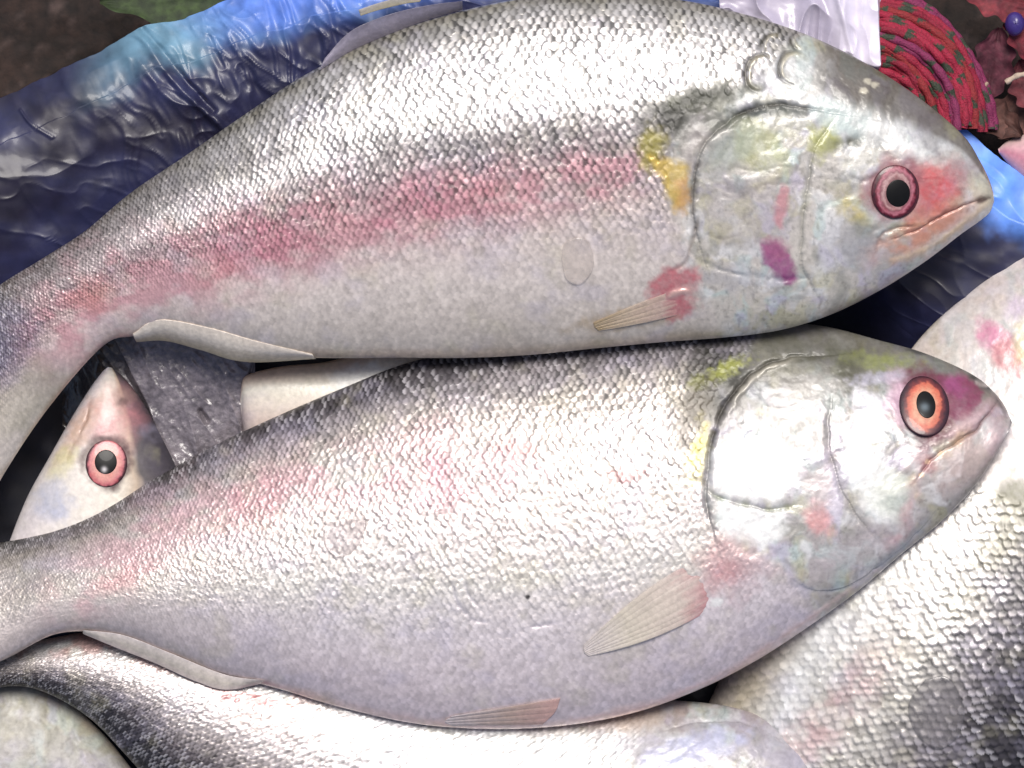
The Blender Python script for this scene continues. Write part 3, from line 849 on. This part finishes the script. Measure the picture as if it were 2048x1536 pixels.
# jaw, cheek, nostril
fb.poly([(1870, 752), (1925, 748), (1962, 775), (1962, 806), (1930, 840), (1900, 850), (1880, 800)], A_(132, 58, 88), 0.92, 9, 9)
fb.blot(1905, 775, 30, 20, 0, A_(164, 80, 130), 0.7, 0.7)
fb.blot(1940, 845, 46, 20, -45, A_(136, 60, 84), 0.7, 0.6)
fb.line([(1810, 930), (1850, 890), (1910, 860), (1960, 825), (1990, 795)], 13, A_(204, 176, 178), 0.85, dh=3)
fb.line([(1830, 950), (1870, 905), (1930, 872), (1970, 832), (1996, 800)], 4, A_(108, 72, 74), 0.8, dh=-5, hs=3, hw=16)
fb.line([(1858, 920), (1900, 890), (1935, 862)], 12, A_(200, 160, 104), 0.7)
fb.blot(1930, 920, 46, 70, 40, A_(206, 182, 176), 0.7, 0.6)
fb.blot(1990, 860, 22, 50, 10, A_(196, 166, 170), 0.7, 0.6)
fb.blot(1850, 925, 18, 18, 0, A_(176, 104, 104), 0.7, 0.7)
for x, y in ((1849, 922), (1836, 948), (1876, 905)):
    fb.blot(x, y, 6, 5, 0, A_(246, 206, 170), 0.9, 0.4)
fb.line([(1945, 752), (1958, 758)], 9, A_(40, 38, 36), 0.9, dh=-5, taper=False)
fb.line([(1965, 770), (1980, 776)], 8, A_(30, 28, 30), 0.9, dh=-5, taper=False)
fb.line([(1955, 764), (1975, 770)], 5, A_(206, 196, 190), 0.8, dh=3, taper=False)
fb.line([(1985, 780), (2008, 820), (2018, 850)], 6, A_(84, 74, 74), 0.7)
fb.line([(2018, 860), (1985, 925), (1940, 985), (1880, 1045)], 5, A_(150, 132, 136), 0.5)
fb.line([(1780, 690), (1850, 706), (1930, 738), (1975, 768)], 6, A_(50, 50, 44), 0.7)
fb.line([(700, 1405), (900, 1446), (1100, 1444), (1300, 1406), (1450, 1340), (1600, 1245), (1750, 1140)], 7, A_(232, 204, 200), 0.75, dh=2)
# eye surround and the odd spots
fb.blot(1846, 812, 66, 72, 10, A_(108, 44, 62), 0.92, 0.25, 0.2)
fb.blot(1790, 800, 22, 50, 0, A_(220, 186, 204), 0.7, 0.7)
dd = np.hypot((fb.X - 1846), (fb.Y - 812)); fb.dh -= 9 * np.exp(-(dd / 46) ** 4) * fb.top
fb.blot(1055, 1190, 5, 5, 0, A_(20, 18, 20), 1, 0.3, 0)
fb.line([(450, 1374), (490, 1366), (535, 1368)], 6, A_(96, 28, 38), 0.9, dh=-4)
fb.blot(1446, 1135, 42, 52, -10, A_(212, 146, 150), 0.7, 0.9)
fb.blot(1290, 1215, 150, 46, -38, A_(214, 206, 190), 0.5, 0.9)
fb.blot(1500, 1120, 60, 24, 20, A_(206, 180, 180), 0.6, 0.7)
fb.blot(1428, 1200, 14, 9, 0, WHITE, 0.9, 0.4)
fb.metal = np.where(fb.scaled > 0.5, 0.12 + 0.25 * sstep(0.12, 0.25, fb.fr), 0.2) * (1 - band * 0.6)
fb.build('silver_fish', 'big silver fish in front with an orange-ringed eye and painted white flash on gill cover', 'fish', group='silver fish piled on the plastic sheet')
fb.eye(1845, 812, 50, 60, -8, [(0, A_(190, 120, 90)), (0.42, A_(222, 162, 130)), (0.58, A_(218, 126, 96)), (0.72, A_(206, 104, 78)), (0.78, A_(120, 44, 44)), (0.92, A_(60, 18, 34)), (1, A_(48, 16, 30))],
       19, 27, px=3, py=-3, glint=(0, 2, 8, (0.12, 0.15, 0.17)), dome=8, lift=9)
fb.fin('pectoral_fin', [(1415, 1100), (1452, 1124), (1462, 1165), (1440, 1204)], [(1166, 1286), (1165, 1294), (1168, 1302), (1176, 1308)], ('skin', -7), ('skin', 1),
       [(0, A_(214, 140, 146)), (0.16, A_(210, 156, 156)), (0.34, A_(232, 216, 204)), (0.7, A_(230, 220, 202)), (1, A_(226, 216, 212))], rays=8, amp=0.8, nu=90, nv=110, bulge=12, thick=3, seed=8, spread=0.24)
fb.fin('pelvic_fin', [(1120, 1392), (1110, 1420), (1085, 1446)], [(905, 1428), (890, 1440), (905, 1449)], ('skin', 3), ('skin', 3),
       [(0, A_(226, 186, 178)), (0.4, A_(208, 184, 172)), (1, A_(214, 204, 206))], rays=4, amp=2, nu=50, nv=70, bulge=4, thick=3, seed=9)
fb.fin('anal_fin', [(170, 1258), (250, 1268), (340, 1302), (450, 1346), (530, 1358)], [(168, 1266), (235, 1294), (310, 1324), (395, 1362), (455, 1378), (532, 1364)],
       ('skin', 3), [204, 202, 202, 206], [(0, A_(212, 202, 198)), (0.6, A_(214, 204, 190)), (1, A_(232, 214, 204))], rays=12, amp=2.5, nu=140, nv=34, bulge=3, thick=3, seed=10, mat=M_FINO)

# ================================================================== head peeking between the two
PC = [(440, 1150, -30, 1210), (395, 1040, 5, 1120), (350, 930, 52, 1000), (318, 865, 100, 912), (290, 812, 142, 838), (264, 775, 178, 780), (240, 748, 203, 746), (226, 736, 216, 734)]
TC = [30, 60, 64, 54, 44, 30, 14, 4]
fc = Fish(PC, TC, 84, 96, step=2.2, rows=46, seed=3)
pigment(fc, [(0, 0.6), (1, 0.2)])
fc.base([(0, A_(62, 58, 66)), (0.12, A_(86, 80, 88)), (0.20, A_(104, 98, 98)), (0.25, A_(206, 186, 164)), (0.36, A_(244, 236, 220)), (0.7, A_(244, 236, 228)), (0.92, A_(238, 228, 230)), (1, A_(236, 228, 230))])
standard_speckle(fc, 0.08)
fc.scaled *= 0.0
fc.finish_scales(amp=0.5, dark=0.1, spark=0.03, tilt=0.1)
fc.blot(225, 850, 42, 66, 22, A_(206, 136, 140), 0.8, 0.9)
fc.blot(215, 838, 9, 14, 20, A_(240, 206, 200), 0.6, 0.9)
fc.blot(150, 870, 24, 70, 28, A_(214, 168, 138), 0.75, 0.7)
fc.blot(128, 920, 20, 34, 25, A_(220, 214, 140), 0.7, 0.7)
fc.blot(110, 1000, 34, 32, 0, A_(176, 184, 214), 0.8, 0.6, 0.5)
fc.blot(240, 800, 24, 22, 0, A_(168, 140, 128), 0.6, 0.7)
fc.blot(247, 803, 8, 8, 0, A_(90, 66, 68), 0.7, 0.8)
fc.line([(186, 800), (165, 860), (138, 920)], 5, A_(150, 110, 92), 0.6, dh=-3)
fc.blot(217, 928, 48, 52, 0, A_(70, 30, 40), 0.9, 0.18, 0.1)
dd = np.hypot((fc.X - 217), (fc.Y - 928)); fc.dh -= 6 * np.exp(-(dd / 36) ** 4) * fc.top
fc.rough[:] = 0.45
fc.metal[:] = 0.08
fc.line([(216, 738), (172, 790), (122, 880), (62, 990), (24, 1075)], 7, A_(240, 230, 230), 0.7)
fc.blot(110, 960, 60, 100, 28, A_(232, 226, 214), 0.4, 0.9)
fc.coat[:] = 0.2
fc.build('silver_fish', 'small pale fish head pointing up between the two big fish', 'fish', group='silver fish piled on the plastic sheet')
fc.eye(217, 926, 41, 46, 0, [(0, A_(150, 90, 90)), (0.5, A_(226, 160, 146)), (0.72, A_(224, 150, 142)), (0.88, A_(206, 116, 122)), (0.96, A_(90, 34, 44)), (1, A_(60, 20, 30))],
       22, 24, px=-1, py=-3, glint=(-4, 12, 5, (0.6, 0.57, 0.57)), dome=5, lift=8)

# ================================================================== pale belly wedge between the big fish
PD = [(1000, 900, 900, 700), (840, 930, 780, 690), (700, 960, 660, 722), (600, 960, 570, 732), (520, 930, 508, 745), (492, 900, 486, 760), (484, 860, 482, 800)]
TD = [60, 60, 56, 50, 40, 26, 4]
fd = Fish(PD, TD, 50, 90, step=3, rows=40, seed=4)
pigment(fd, [(0, 0.3), (1, 0.2)])
fd.base([(0, A_(220, 204, 198)), (0.5, A_(240, 220, 208)), (0.8, A_(244, 238, 222)), (1, A_(224, 190, 166))])
standard_speckle(fd, 0.06)
fd.blot(730, 760, 70, 26, -10, WHITE, 0.8, 0.5)
fd.scaled *= 0.1
fd.finish_scales(amp=1.2, dark=0.2, spark=0.05, tilt=0.4)
fd.metal[:] = 0.1
fd.build('silver_fish', 'pale cream fish belly showing as a thin wedge between the two big fish', 'fish', group='silver fish piled on the plastic sheet')

# ================================================================== big fish at the right, under the others
PE = [(1560, 2280, 1080, 2100), (1700, 2090, 1210, 1900), (1850, 1870, 1320, 1640), (2010, 1650, 1425, 1390), (2130, 1450, 1552, 1150), (2250, 1260, 1690, 920), (2360, 1050, 1822, 702),
      (2440, 860, 1936, 590), (2490, 690, 2062, 500), (2510, 540, 2200, 418), (2500, 450, 2350, 370), (2480, 400, 2440, 385)]
TE = [60, 80, 96, 108, 110, 100, 78, 66, 54, 40, 24, 6]
fe = Fish(PE, TE, 120, 50, zoff=[10, 10, 14, 22, 28, 12, -10, -20, -20, -20, -20, -20], step=2.5, rows=44, seed=5)
pigment(fe, [(0, 1), (0.42, 1.0), (0.55, 0.7), (0.75, 0.4), (1, 0.3)])
fe.base([(0, A_(56, 54, 58)), (0.22, A_(78, 74, 80)), (0.34, A_(140, 134, 138)), (0.50, A_(210, 206, 198)), (0.66, A_(226, 222, 216)), (0.80, WHITE), (0.92, A_(214, 204, 184)), (1, A_(200, 180, 166))])
standard_speckle(fe)
fe.line([(1500, 1560), (1640, 1440), (1760, 1300)], 40, A_(214, 160, 164), 0.5)
HE = [(2300, 1140), (2130, 1040), (2030, 1000), (1950, 960), (1880, 880), (1840, 800), (1780, 720)]
hm = (1 - head_mask(fe, HE, 16)) * fe.top
fe.scaled *= 1 - hm
fe.blend(hm * 0.8, A_(220, 208, 202))
mottle(fe, hm, 0.55)
fe.finish_scales(amp=2.4, dark=0.84, spark=0.28, tilt=1.4)
fe.blot(2036, 985, 40, 34, 30, A_(96, 98, 48), 0.85, 0.6, 0.6)
fe.blot(2010, 1040, 44, 70, 20, A_(120, 116, 92), 0.55, 0.7, 0.6)
fe.blot(1985, 670, 36, 24, 50, A_(218, 130, 166), 0.85, 0.6)
fe.blot(2020, 720, 30, 44, -30, A_(204, 130, 134), 0.85, 0.5)
fe.blot(2034, 620, 22, 26, 0, A_(206, 186, 216), 0.6, 0.7)
fe.blot(2040, 690, 14, 40, 0, A_(222, 212, 160), 0.7, 0.7)
fe.line([(2060, 508), (1985, 556), (1900, 625), (1835, 698)], 10, A_(240, 232, 230), 0.8)
fe.blot(1920, 850, 40, 60, 0, A_(230, 206, 196), 0.5, 0.8)
fe.metal = np.where(fe.scaled > 0.5, 0.3, 0.12)
fe.build('silver_fish', 'large dark-backed fish along the right edge beneath the orange-eyed fish', 'fish', group='silver fish piled on the plastic sheet')

# ================================================================== fish across the bottom, belly up to the others
PF = [(-190, 1420, -170, 1300), (-60, 1392, -30, 1290), (20, 1372, 70, 1282), (90, 1384, 190, 1262), (180, 1436, 340, 1262), (262, 1520, 500, 1290), (370, 1640, 700, 1326), (560, 1780, 900, 1366),
      (820, 1880, 1130, 1392), (1080, 1920, 1320, 1398), (1320, 1900, 1460, 1412), (1480, 1840, 1560, 1450), (1600, 1760, 1635, 1512), (1680, 1690, 1690, 1590)]
TF = [30, 34, 40, 54, 70, 84, 96, 104, 108, 106, 98, 84, 60, 10]
ff = Fish(PF, TF, 130, 108, zoff=[0] * 8 + [10, 24, 36, 44, 44, 44][:len(TF) - 8], step=2.5, rows=50, seed=6)
pigment(ff, [(0, 1), (0.3, 1), (0.5, 0.6), (1, 0.35)])
ff.base([(0, A_(48, 46, 50)), (0.16, A_(68, 64, 70)), (0.27, A_(120, 112, 116)), (0.38, A_(200, 190, 188)), (0.52, A_(232, 224, 222)), (0.85, WHITE * 0.97), (1, A_(214, 170, 160))])
standard_speckle(ff)
ff.blend((1 - sstep(450, 760, ff.X)) * sstep(0.45, 0.8, ff.fr) * 0.6 * sstep(0.3, 0.6, fbm(ff.X / 40, ff.Y / 40, 4)), A_(214, 142, 132))
ff.blend((1 - sstep(-40, 140, ff.X)) * 0.7, A_(70, 60, 52))
hmF = sstep(1230, 1330, ff.X + (ff.Y - 1450) * 0.5)
ff.scaled *= 1 - hmF
ff.blend(hmF * 0.85, A_(172, 166, 170))
mottle(ff, hmF * ff.top, 1.0)
ff.finish_scales(amp=2.8, dark=0.9, spark=0.3, tilt=1.6)
ff.blot(1390, 1490, 90, 26, -15, A_(196, 198, 226), 0.85, 0.6, 0.5)
ff.blot(1560, 1500, 60, 40, 30, A_(190, 184, 196), 0.7, 0.6)
ff.blot(1240, 1430, 120, 26, 0, A_(196, 170, 140), 0.5, 0.7)
ff.line([(1330, 1455), (1420, 1440), (1510, 1452), (1590, 1500)], 8, A_(176, 172, 180), 0.5, dh=-3, hs=-3, hw=18)
ff.blot(505, 1395, 60, 12, 8, A_(178, 80, 84), 0.7, 0.6)
ff.col *= (1 - 0.12 * hmF)[..., None]
ff.metal = np.where(ff.scaled > 0.5, 0.3, 0.12)
ff.build('silver_fish', 'fish along the bottom edge, dark back turned to the lower left corner', 'fish', group='silver fish piled on the plastic sheet')

# ================================================================== pale belly in the bottom left corner
PH = [(-420, 1900, -300, 1440), (-300, 1960, -120, 1392), (-160, 2000, 30, 1370), (0, 1980, 130, 1404), (120, 1900, 200, 1462), (220, 1840, 262, 1538), (300, 1780, 318, 1620), (340, 1730, 344, 1690)]
TH = [50, 56, 56, 52, 46, 36, 22, 4]
fh = Fish(PH, TH, 110, 84, step=3, rows=40, seed=7)
pigment(fh, [(0, 0.3), (1, 0.25)])
fh.base([(0, A_(180, 172, 168)), (0.7, A_(184, 180, 184)), (0.85, A_(184, 180, 172)), (0.96, A_(172, 168, 150)), (1, A_(206, 190, 170))])
standard_speckle(fh, 0.12)
fh.scaled *= 0.4
mottle(fh, 1.0 * fh.top, 0.7)
fh.finish_scales(amp=2, dark=0.45, spark=0.2, tilt=0.8)
fh.rough[:] = 0.5
fh.coat[:] = 0.12
fh.col *= 0.86
fh.metal[:] = 0.15
fh.build('silver_fish', 'smooth pale fish flank in the lower left corner beside a dark scaled back', 'fish', group='silver fish piled on the plastic sheet')

# ================================================================== pink fish tip at the right edge
PP = [(2300, 300, 2260, 520), (2200, 255, 2190, 470), (2110, 252, 2120, 420), (2050, 268, 2060, 372), (2015, 282, 2018, 330), (1996, 298, 1998, 306)]
fp = Fish(PP, [60, 56, 46, 30, 16, 4], 12, 12, step=3, rows=30, seed=8)
pigment(fp, [(0, 0.3), (1, 0.2)])
fp.base([(0, A_(224, 196, 190)), (0.5, A_(222, 150, 168)), (1, A_(232, 190, 200))])
fp.scaled *= 0.1
fp.finish_scales(amp=1, dark=0.2, spark=0.05, tilt=0.3)
fp.metal[:] = 0.1
fp.build('silver_fish', 'pink fish tip poking in at the right edge above the bright blue plastic', 'fish', group='silver fish piled on the plastic sheet')

# ------------------------------------------------------------------ dark grey wet plastic in the gap
def grey_plastic():
    def ridge(x, y, s_, sd, ang, sx=3.0):
        a = math.radians(ang)
        u = x * math.cos(a) + y * math.sin(a); v = -x * math.sin(a) + y * math.cos(a)
        q = vnoise(u / (s_ * sx), v / s_, sd)
        return 1 - np.abs(2 * q - 1)
    def zf(x, y):
        z = 84 + 7 * ridge(x, y, 44, 111, 70) ** 2 + 2.5 * ridge(x, y, 16, 112, 50) ** 2 + 5 * (fbm(x / 22, y / 22, 113) - 0.5)
        z = z - 40 * sstep(0, 90, -(x - 200) - 0.0 * y) - 0.12 * (y - 760)
        # steep fold edge running down beside the small head, pleat at the right
        d, sd, _ = pdist(x, y, [(262, 740), (300, 815), (326, 890), (352, 945)])
        z = z - 26 * (sd < 0) * np.clip(d / 12, 0, 1)
        d, sd, _ = pdist(x, y, [(510, 720), (497, 780), (488, 860)])
        z = z - 8 * np.exp(-(d / 4) ** 2)
        d, sd, _ = pdist(x, y, [(403, 822), (414, 842)], False)
        return z - 16 * np.exp(-(d / 5) ** 2) - 30 * (1 - sstep(150, 215, x))
    def cf(x, y, z):
        n = fbm(x / 50, y / 50, 114)[..., None]
        c = np.array([0.085, 0.075, 0.088]) * (1 - n) + np.array([0.26, 0.23, 0.25]) * n
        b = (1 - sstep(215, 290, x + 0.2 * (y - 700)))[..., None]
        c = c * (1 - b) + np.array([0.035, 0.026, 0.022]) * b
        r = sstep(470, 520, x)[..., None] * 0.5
        return c * (1 - r) + np.array([0.10, 0.08, 0.075]) * r
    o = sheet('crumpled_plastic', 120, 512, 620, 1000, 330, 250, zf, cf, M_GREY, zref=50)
    tag(o, 'wet dark grey crumpled plastic in the gap between the two big fish', 'plastic')
grey_plastic()

# ------------------------------------------------------------------ white plastic bag piece at the top
def white_bag():
    n, m = 200, 160
    TOP = catmull([(1430, -140), (1560, -150), (1680, -130), (1760, -110)], n)
    BOT = catmull([(1440, 30), (1560, 60), (1660, 100), (1745, 140), (1768, 132)], n)
    v = np.linspace(0, 1, m)[None, :]
    X = TOP[:, 0:1] * (1 - v) + BOT[:, 0:1] * v
    Y = TOP[:, 1:2] * (1 - v) + BOT[:, 1:2] * v
    u = np.linspace(0, 1, n)[:, None] + 0 * v
    def rd(s1, s2, sd):
        q = vnoise(u * s1 + v * 1.3, v * s2 - u * 1.7, sd)
        return (1 - np.abs(2 * q - 1)) ** 2
    Z = 110 + 16 * rd(7, 2.2, 121) + 8 * rd(14, 4, 122) + 10 * fbm(u * 3, v * 3, 123)
    Z = Z + 14 * np.exp(-((u - 0.62 - 0.18 * v) / 0.03) ** 2)
    Z = Z - 50 * sstep(0.965, 1, u) - 30 * sstep(0.97, 1, v)
    c = np.zeros(X.shape + (3,))
    q = fbm(u * 4, v * 4, 124)[..., None]
    c[:] = A_(176, 168, 190) * (1 - q) + A_(206, 198, 214) * q
    e = sstep(0.60, 0.68, u - 0.18 * (v - 0.5))[..., None]
    c = c * (1 - e) + np.array([0.70, 0.65, 0.76]) * e
    f = grid_faces(n, m)[:, ::-1]
    V = to_world(np.stack([X, Y, Z], -1).reshape(-1, 3), 110)
    o = mesh_obj('plastic_bag', V, f, M_BAG, c.reshape(-1, 3))
    tag(o, 'crinkled white plastic bag behind the upper fish, left of the red rope bundle', 'plastic bag')
white_bag()

# ------------------------------------------------------------------ tubes: rope bundle, twigs
def tube(pts, rad, ns=10, zoff=0, cap=True):
    """pts (n,3); rad scalar or array -> verts, faces"""
    P = np.asarray(pts, float)
    n = len(P)
    r = np.broadcast_to(np.asarray(rad, float), (n,))
    T_ = np.gradient(P, axis=0)
    T_ /= np.linalg.norm(T_, axis=1)[:, None] + 1e-9
    up = np.array([0.02, 0.03, 1.0])
    Sx = np.cross(T_, up); Sx /= np.linalg.norm(Sx, axis=1)[:, None] + 1e-9
    Up = np.cross(Sx, T_)
    a = np.linspace(0, 2 * math.pi, ns, endpoint=False)
    V = P[:, None, :] + r[:, None, None] * (np.cos(a)[None, :, None] * Sx[:, None, :] + np.sin(a)[None, :, None] * Up[:, None, :])
    return V.reshape(-1, 3), grid_faces(n, ns, wrap=True)

def rope_bundle():
    rnd = random.Random(4)
    VV, FF, CC, base = [], [], [], 0
    cx, cy = 1725, 250
    for layer in range(2):
        for k in range(14):
            R = 40 + k * 17.0 + layer * 8
            n = 170
            a = np.linspace(math.radians(-108), math.radians(2), n)
            rx, ry = R * 0.98, R * 1.0
            x = cx + rx * np.cos(a) + 6 * np.sin(a * 3 + k)
            y = cy + ry * np.sin(a) + 5 * np.sin(a * 4 + k * 1.7)
            # keep the right flank bulging like a bundle
            rr = (R - 40) / 232.0
            z = 10 + 84 * math.sqrt(max(0.0, 1 - (2 * rr - 1) ** 2)) + 0 * a + layer * 4 - 6 * np.cos(a * 2)
            wob = np.array([vnoise(np.array([t * 4.0]), np.array([k * 3.1]), 7 + layer)[0] for t in a])
            z = z + (wob - 0.5) * 14
            m = (x > 1752)
            if m.sum() < 8: continue
            P = np.stack([x, y, z], -1)[m]
            ph = np.cumsum(np.r_[0, np.linalg.norm(np.diff(P, axis=0), axis=1)])
            rad = 8.6 + 1.0 * np.sin(ph / 6.0 + k)
            V, F = tube(P, rad, 12)
            j = np.tile(np.arange(12), len(P))
            phv = np.repeat(ph, 12)
            tw = np.sin(phv / 9.0 + j * 2 * math.pi / 12 + k * 2.1)
            dash = (np.sin(phv / 15.0 + k * 2.4) > 0.45) | (layer == 0)
            red = A_(186, 36, 70) * 0.62 * (0.8 + 0.5 * rnd.random()); 
            if k % 5 == 3: red = A_(170, 56, 110) * 0.6
            if k % 5 == 1: red = A_(184, 52, 58) * 0.6
            gr = A_(58, 66, 50)
            c = np.where(((tw > 0.1) & dash & (np.sin(phv / 15.0 + k * 2.4) > 0.1))[:, None], gr, red)
            VV.append(V); FF.append(F + base); CC.append(c); base += len(V)
    V = np.vstack(VV)
    o = mesh_obj('rope_bundle', to_world(V, 60), np.vstack(FF), M_ROPE, np.vstack(CC))
    tag(o, 'coiled bundle of red rope flecked with dark green, behind the upper fish head', 'rope')
rope_bundle()

def twig(pts, r0, r1, label, c, group=None):
    P = catmull(pts, 40)
    z = np.interp(np.linspace(0, 1, 40), np.linspace(0, 1, len(pts)), [p[2] for p in pts])
    P[:, 2] = z
    r = np.linspace(r0, r1, 40) * (1 + 0.15 * np.sin(np.arange(40) * 0.9))
    V, F = tube(P, r, 8)
    col = np.tile(np.asarray(c), (len(V), 1))
    o = mesh_obj('twig', to_world(V, 40), F, M_LEAF, col)
    tag(o, label, 'twig', group)
twig([(1925, 225, 30), (1950, 200, 45), (1968, 175, 44), (1975, 165, 40)], 5, 3.5, 'thin pale twig leaning between the red rope and the brown leaves', A_(186, 160, 140))
twig([(2010, 166, 60), (2035, 152, 66), (2070, 148, 62), (2120, 140, 50)], 5.5, 5, 'pale twig sticking in from the right edge above the dry leaves', A_(196, 176, 156))
twig([(1935, 232, 25), (1965, 236, 32), (1990, 246, 30)], 4, 3, 'short brown twig on the dry leaves beside the blue plastic', A_(140, 96, 84))

def leaf(cx, cy, L, W, ang, z, c1, c2, name, label, cat, seed, curl=14, group=None):
    n, m = 60, 30
    u = np.linspace(0, 1, n)[:, None]; v = np.linspace(-1, 1, m)[None, :]
    wd = W * np.sin(np.clip(u, 0.01, 0.99) * math.pi) ** 0.7 * (1 + 0.15 * np.sin(u * 23 + seed))
    lx = (u - 0.5) * L + 0 * v
    ly = v * wd
    a = math.radians(ang)
    X = cx + lx * math.cos(a) - ly * math.sin(a)
    Y = cy + lx * math.sin(a) + ly * math.cos(a)
    Z = z + curl * (v ** 2) + curl * np.sin(u * 4 + seed) + 9 * (fbm(u * 6, v * 3, seed) - 0.5) - 3 * np.exp(-(v / 0.06) ** 2)
    q = fbm(X / 18, Y / 18, seed)[..., None]
    vein = (np.abs(np.sin(u * 34 + np.abs(v) * 5)) < 0.18)[..., None] * 0.2
    c = np.asarray(c1) * (1 - q) + np.asarray(c2) * q
    c = c * (1 + vein)
    V1 = np.stack([X, Y, Z], -1).reshape(-1, 3)
    V2 = V1 - np.array([0, 0, 2.0])
    f = grid_faces(n, m)
    N_ = n * m
    o = mesh_obj(name, to_world(np.vstack([V1, V2]), z), np.vstack([f[:, ::-1], f + N_]), M_LEAF, np.vstack([c.reshape(-1, 3)] * 2))
    tag(o, label, cat, group)
BR1, BR2 = A_(50, 28, 26), A_(120, 80, 70)
G = 'dry leaves beside the blue plastic'
leaf(1985, 130, 150, 42, 100, 20, A_(50, 20, 30), A_(110, 50, 66), 'dry_leaf', 'reddish purple dry leaf right against the rope bundle', 'leaf', 1, group=G)
leaf(2040, 225, 190, 46, -20, 10, BR1, BR2, 'dry_leaf', 'brown dry leaf lowest in the litter, above the pink fish tip', 'leaf', 2, group=G)
leaf(1990, 235, 130, 34, 35, 16, BR1 * 0.8, BR2, 'dry_leaf', 'small brown dry leaf beside the blue plastic rim', 'leaf', 3, group=G)
leaf(2060, 175, 120, 40, 70, 24, A_(70, 26, 34), A_(130, 60, 66), 'dry_leaf', 'dull red dry leaf at the right edge under the pale twig', 'leaf', 4, group=G)
leaf(2045, 60, 130, 36, 80, 30, A_(70, 16, 30), A_(140, 44, 56), 'red_leaf', 'bright red leaf at the top right edge', 'leaf', 5)
leaf(2000, 0, 160, 40, 15, 40, A_(70, 18, 34), A_(150, 56, 62), 'red_leaf', 'pinkish red leaf at the top edge above the rope bundle', 'leaf', 6)
leaf(390, -10, 380, 60, -4, 20, A_(26, 36, 18), A_(66, 84, 42), 'green_leaf', 'broad green leaf at the top edge behind the blue sheet', 'leaf', 7)

def pebble(cx, cy, r, z, c, name, label, cat):
    n, m = 24, 32
    th = np.linspace(0.05, math.pi - 0.05, n)[:, None]; ph = np.linspace(0, 2 * math.pi, m, endpoint=False)[None, :]
    rr = r * (1 + 0.12 * (fbm(th * 2, ph, 5) - 0.5))
    X = cx + rr * np.sin(th) * np.cos(ph) * 0.9; Y = cy + rr * np.sin(th) * np.sin(ph) * 1.1; Z = z + rr * np.cos(th) * 0.9
    V = np.stack([X, Y, Z], -1).reshape(-1, 3)
    col = np.tile(np.asarray(c), (len(V), 1))
    o = mesh_obj(name, to_world(V, z), grid_faces(n, m, wrap=True), M_EYE, col)
    tag(o, label, cat)
pebble(2030, 48, 22, 66, A_(62, 46, 120), 'purple_berry', 'round glossy purple berry among the red leaves top right', 'berry')

# ------------------------------------------------------------------ loose scales lying on the skins
M_DROP.node_tree.nodes['Principled BSDF'].inputs['Alpha'].default_value = 0.36

def loose_scale(f, pts, label, c, rim):
    P = np.asarray(pts, float)
    ce = P.mean(0)
    ring = catmull(np.vstack([P, P[:1]]), 61)[:-1]
    nr = 14
    r = np.linspace(0, 1, nr)[:, None, None]
    XY = ce + (ring[None] - ce) * r
    zz = np.array([[f.z_at(*XY[i, j]) for j in range(0, 60, 5)] for i in (0, nr // 2, nr - 1)])
    Z = np.zeros((nr, 60))
    rr = np.linspace(0, 1, nr)
    for j in range(60):
        zj = [np.interp(j, np.arange(0, 65, 5), np.r_[zz[k], zz[k, 0]]) for k in range(3)]
        Z[:, j] = np.interp(rr, [0, rr[nr // 2], 1], zj)
    Z = Z + 2.5 + 1.4 * rr[:, None] ** 6
    V = np.concatenate([XY, Z[..., None]], -1)
    low = V[-1:].copy(); low[..., 2] -= 5
    V = np.concatenate([V, low], 0)
    q = np.concatenate([rr ** 6, [1]])[:, None, None]
    col = np.asarray(c) * (1 - q) + np.asarray(rim) * q
    col = np.broadcast_to(col, (nr + 1, 60, 3)) * (0.9 + 0.2 * vnoise(V[..., 0] / 9, V[..., 1] / 9, 3))[..., None]
    base = np.zeros((nr + 1, 60, 3))
    for i in range(nr + 1):
        for j in range(0, 60, 4):
            d = (f.X - V[i, j, 0]) ** 2 + (f.Y - V[i, j, 1]) ** 2 + np.where(f.top, 0, 1e9) if (i % 4 == 0) else None
            if d is not None: base[i, j] = f.col.reshape(-1, 3)[np.argsort(d.ravel()[:])[:1]].mean(0) if False else f.col.reshape(-1, 3)[np.argmin(d)]
    tone = base[::4, ::4].reshape(-1, 3).mean(0)
    col = col * 0.4 + tone * 0.6
    o = mesh_obj('loose_scale', to_world(V.reshape(-1, 3), f.zref), grid_faces(nr + 1, 60, wrap=True)[:, ::-1], M_DROP, col.reshape(-1, 3))
    tag(o, label, 'fish scale')
loose_scale(fb, [(655, 1042), (690, 1040), (732, 1036), (728, 1070), (708, 1100), (680, 1112), (656, 1096), (650, 1065)], 'loose heart-shaped scale stuck on the flank of the orange-eyed fish', A_(224, 208, 208), A_(176, 140, 144))
loose_scale(fa, [(1122, 520), (1128, 490), (1160, 478), (1182, 500), (1184, 540), (1160, 570), (1132, 560)], 'faint loose scale on the grey belly of the upper fish', A_(212, 202, 192), A_(196, 186, 176))
loose_scale(fe, [(1840, 1352), (1880, 1345), (1905, 1375), (1918, 1420), (1900, 1470), (1862, 1490), (1820, 1455), (1808, 1400)], 'clear loose scale on the dark back of the right edge fish', A_(150, 144, 146), A_(56, 52, 58))
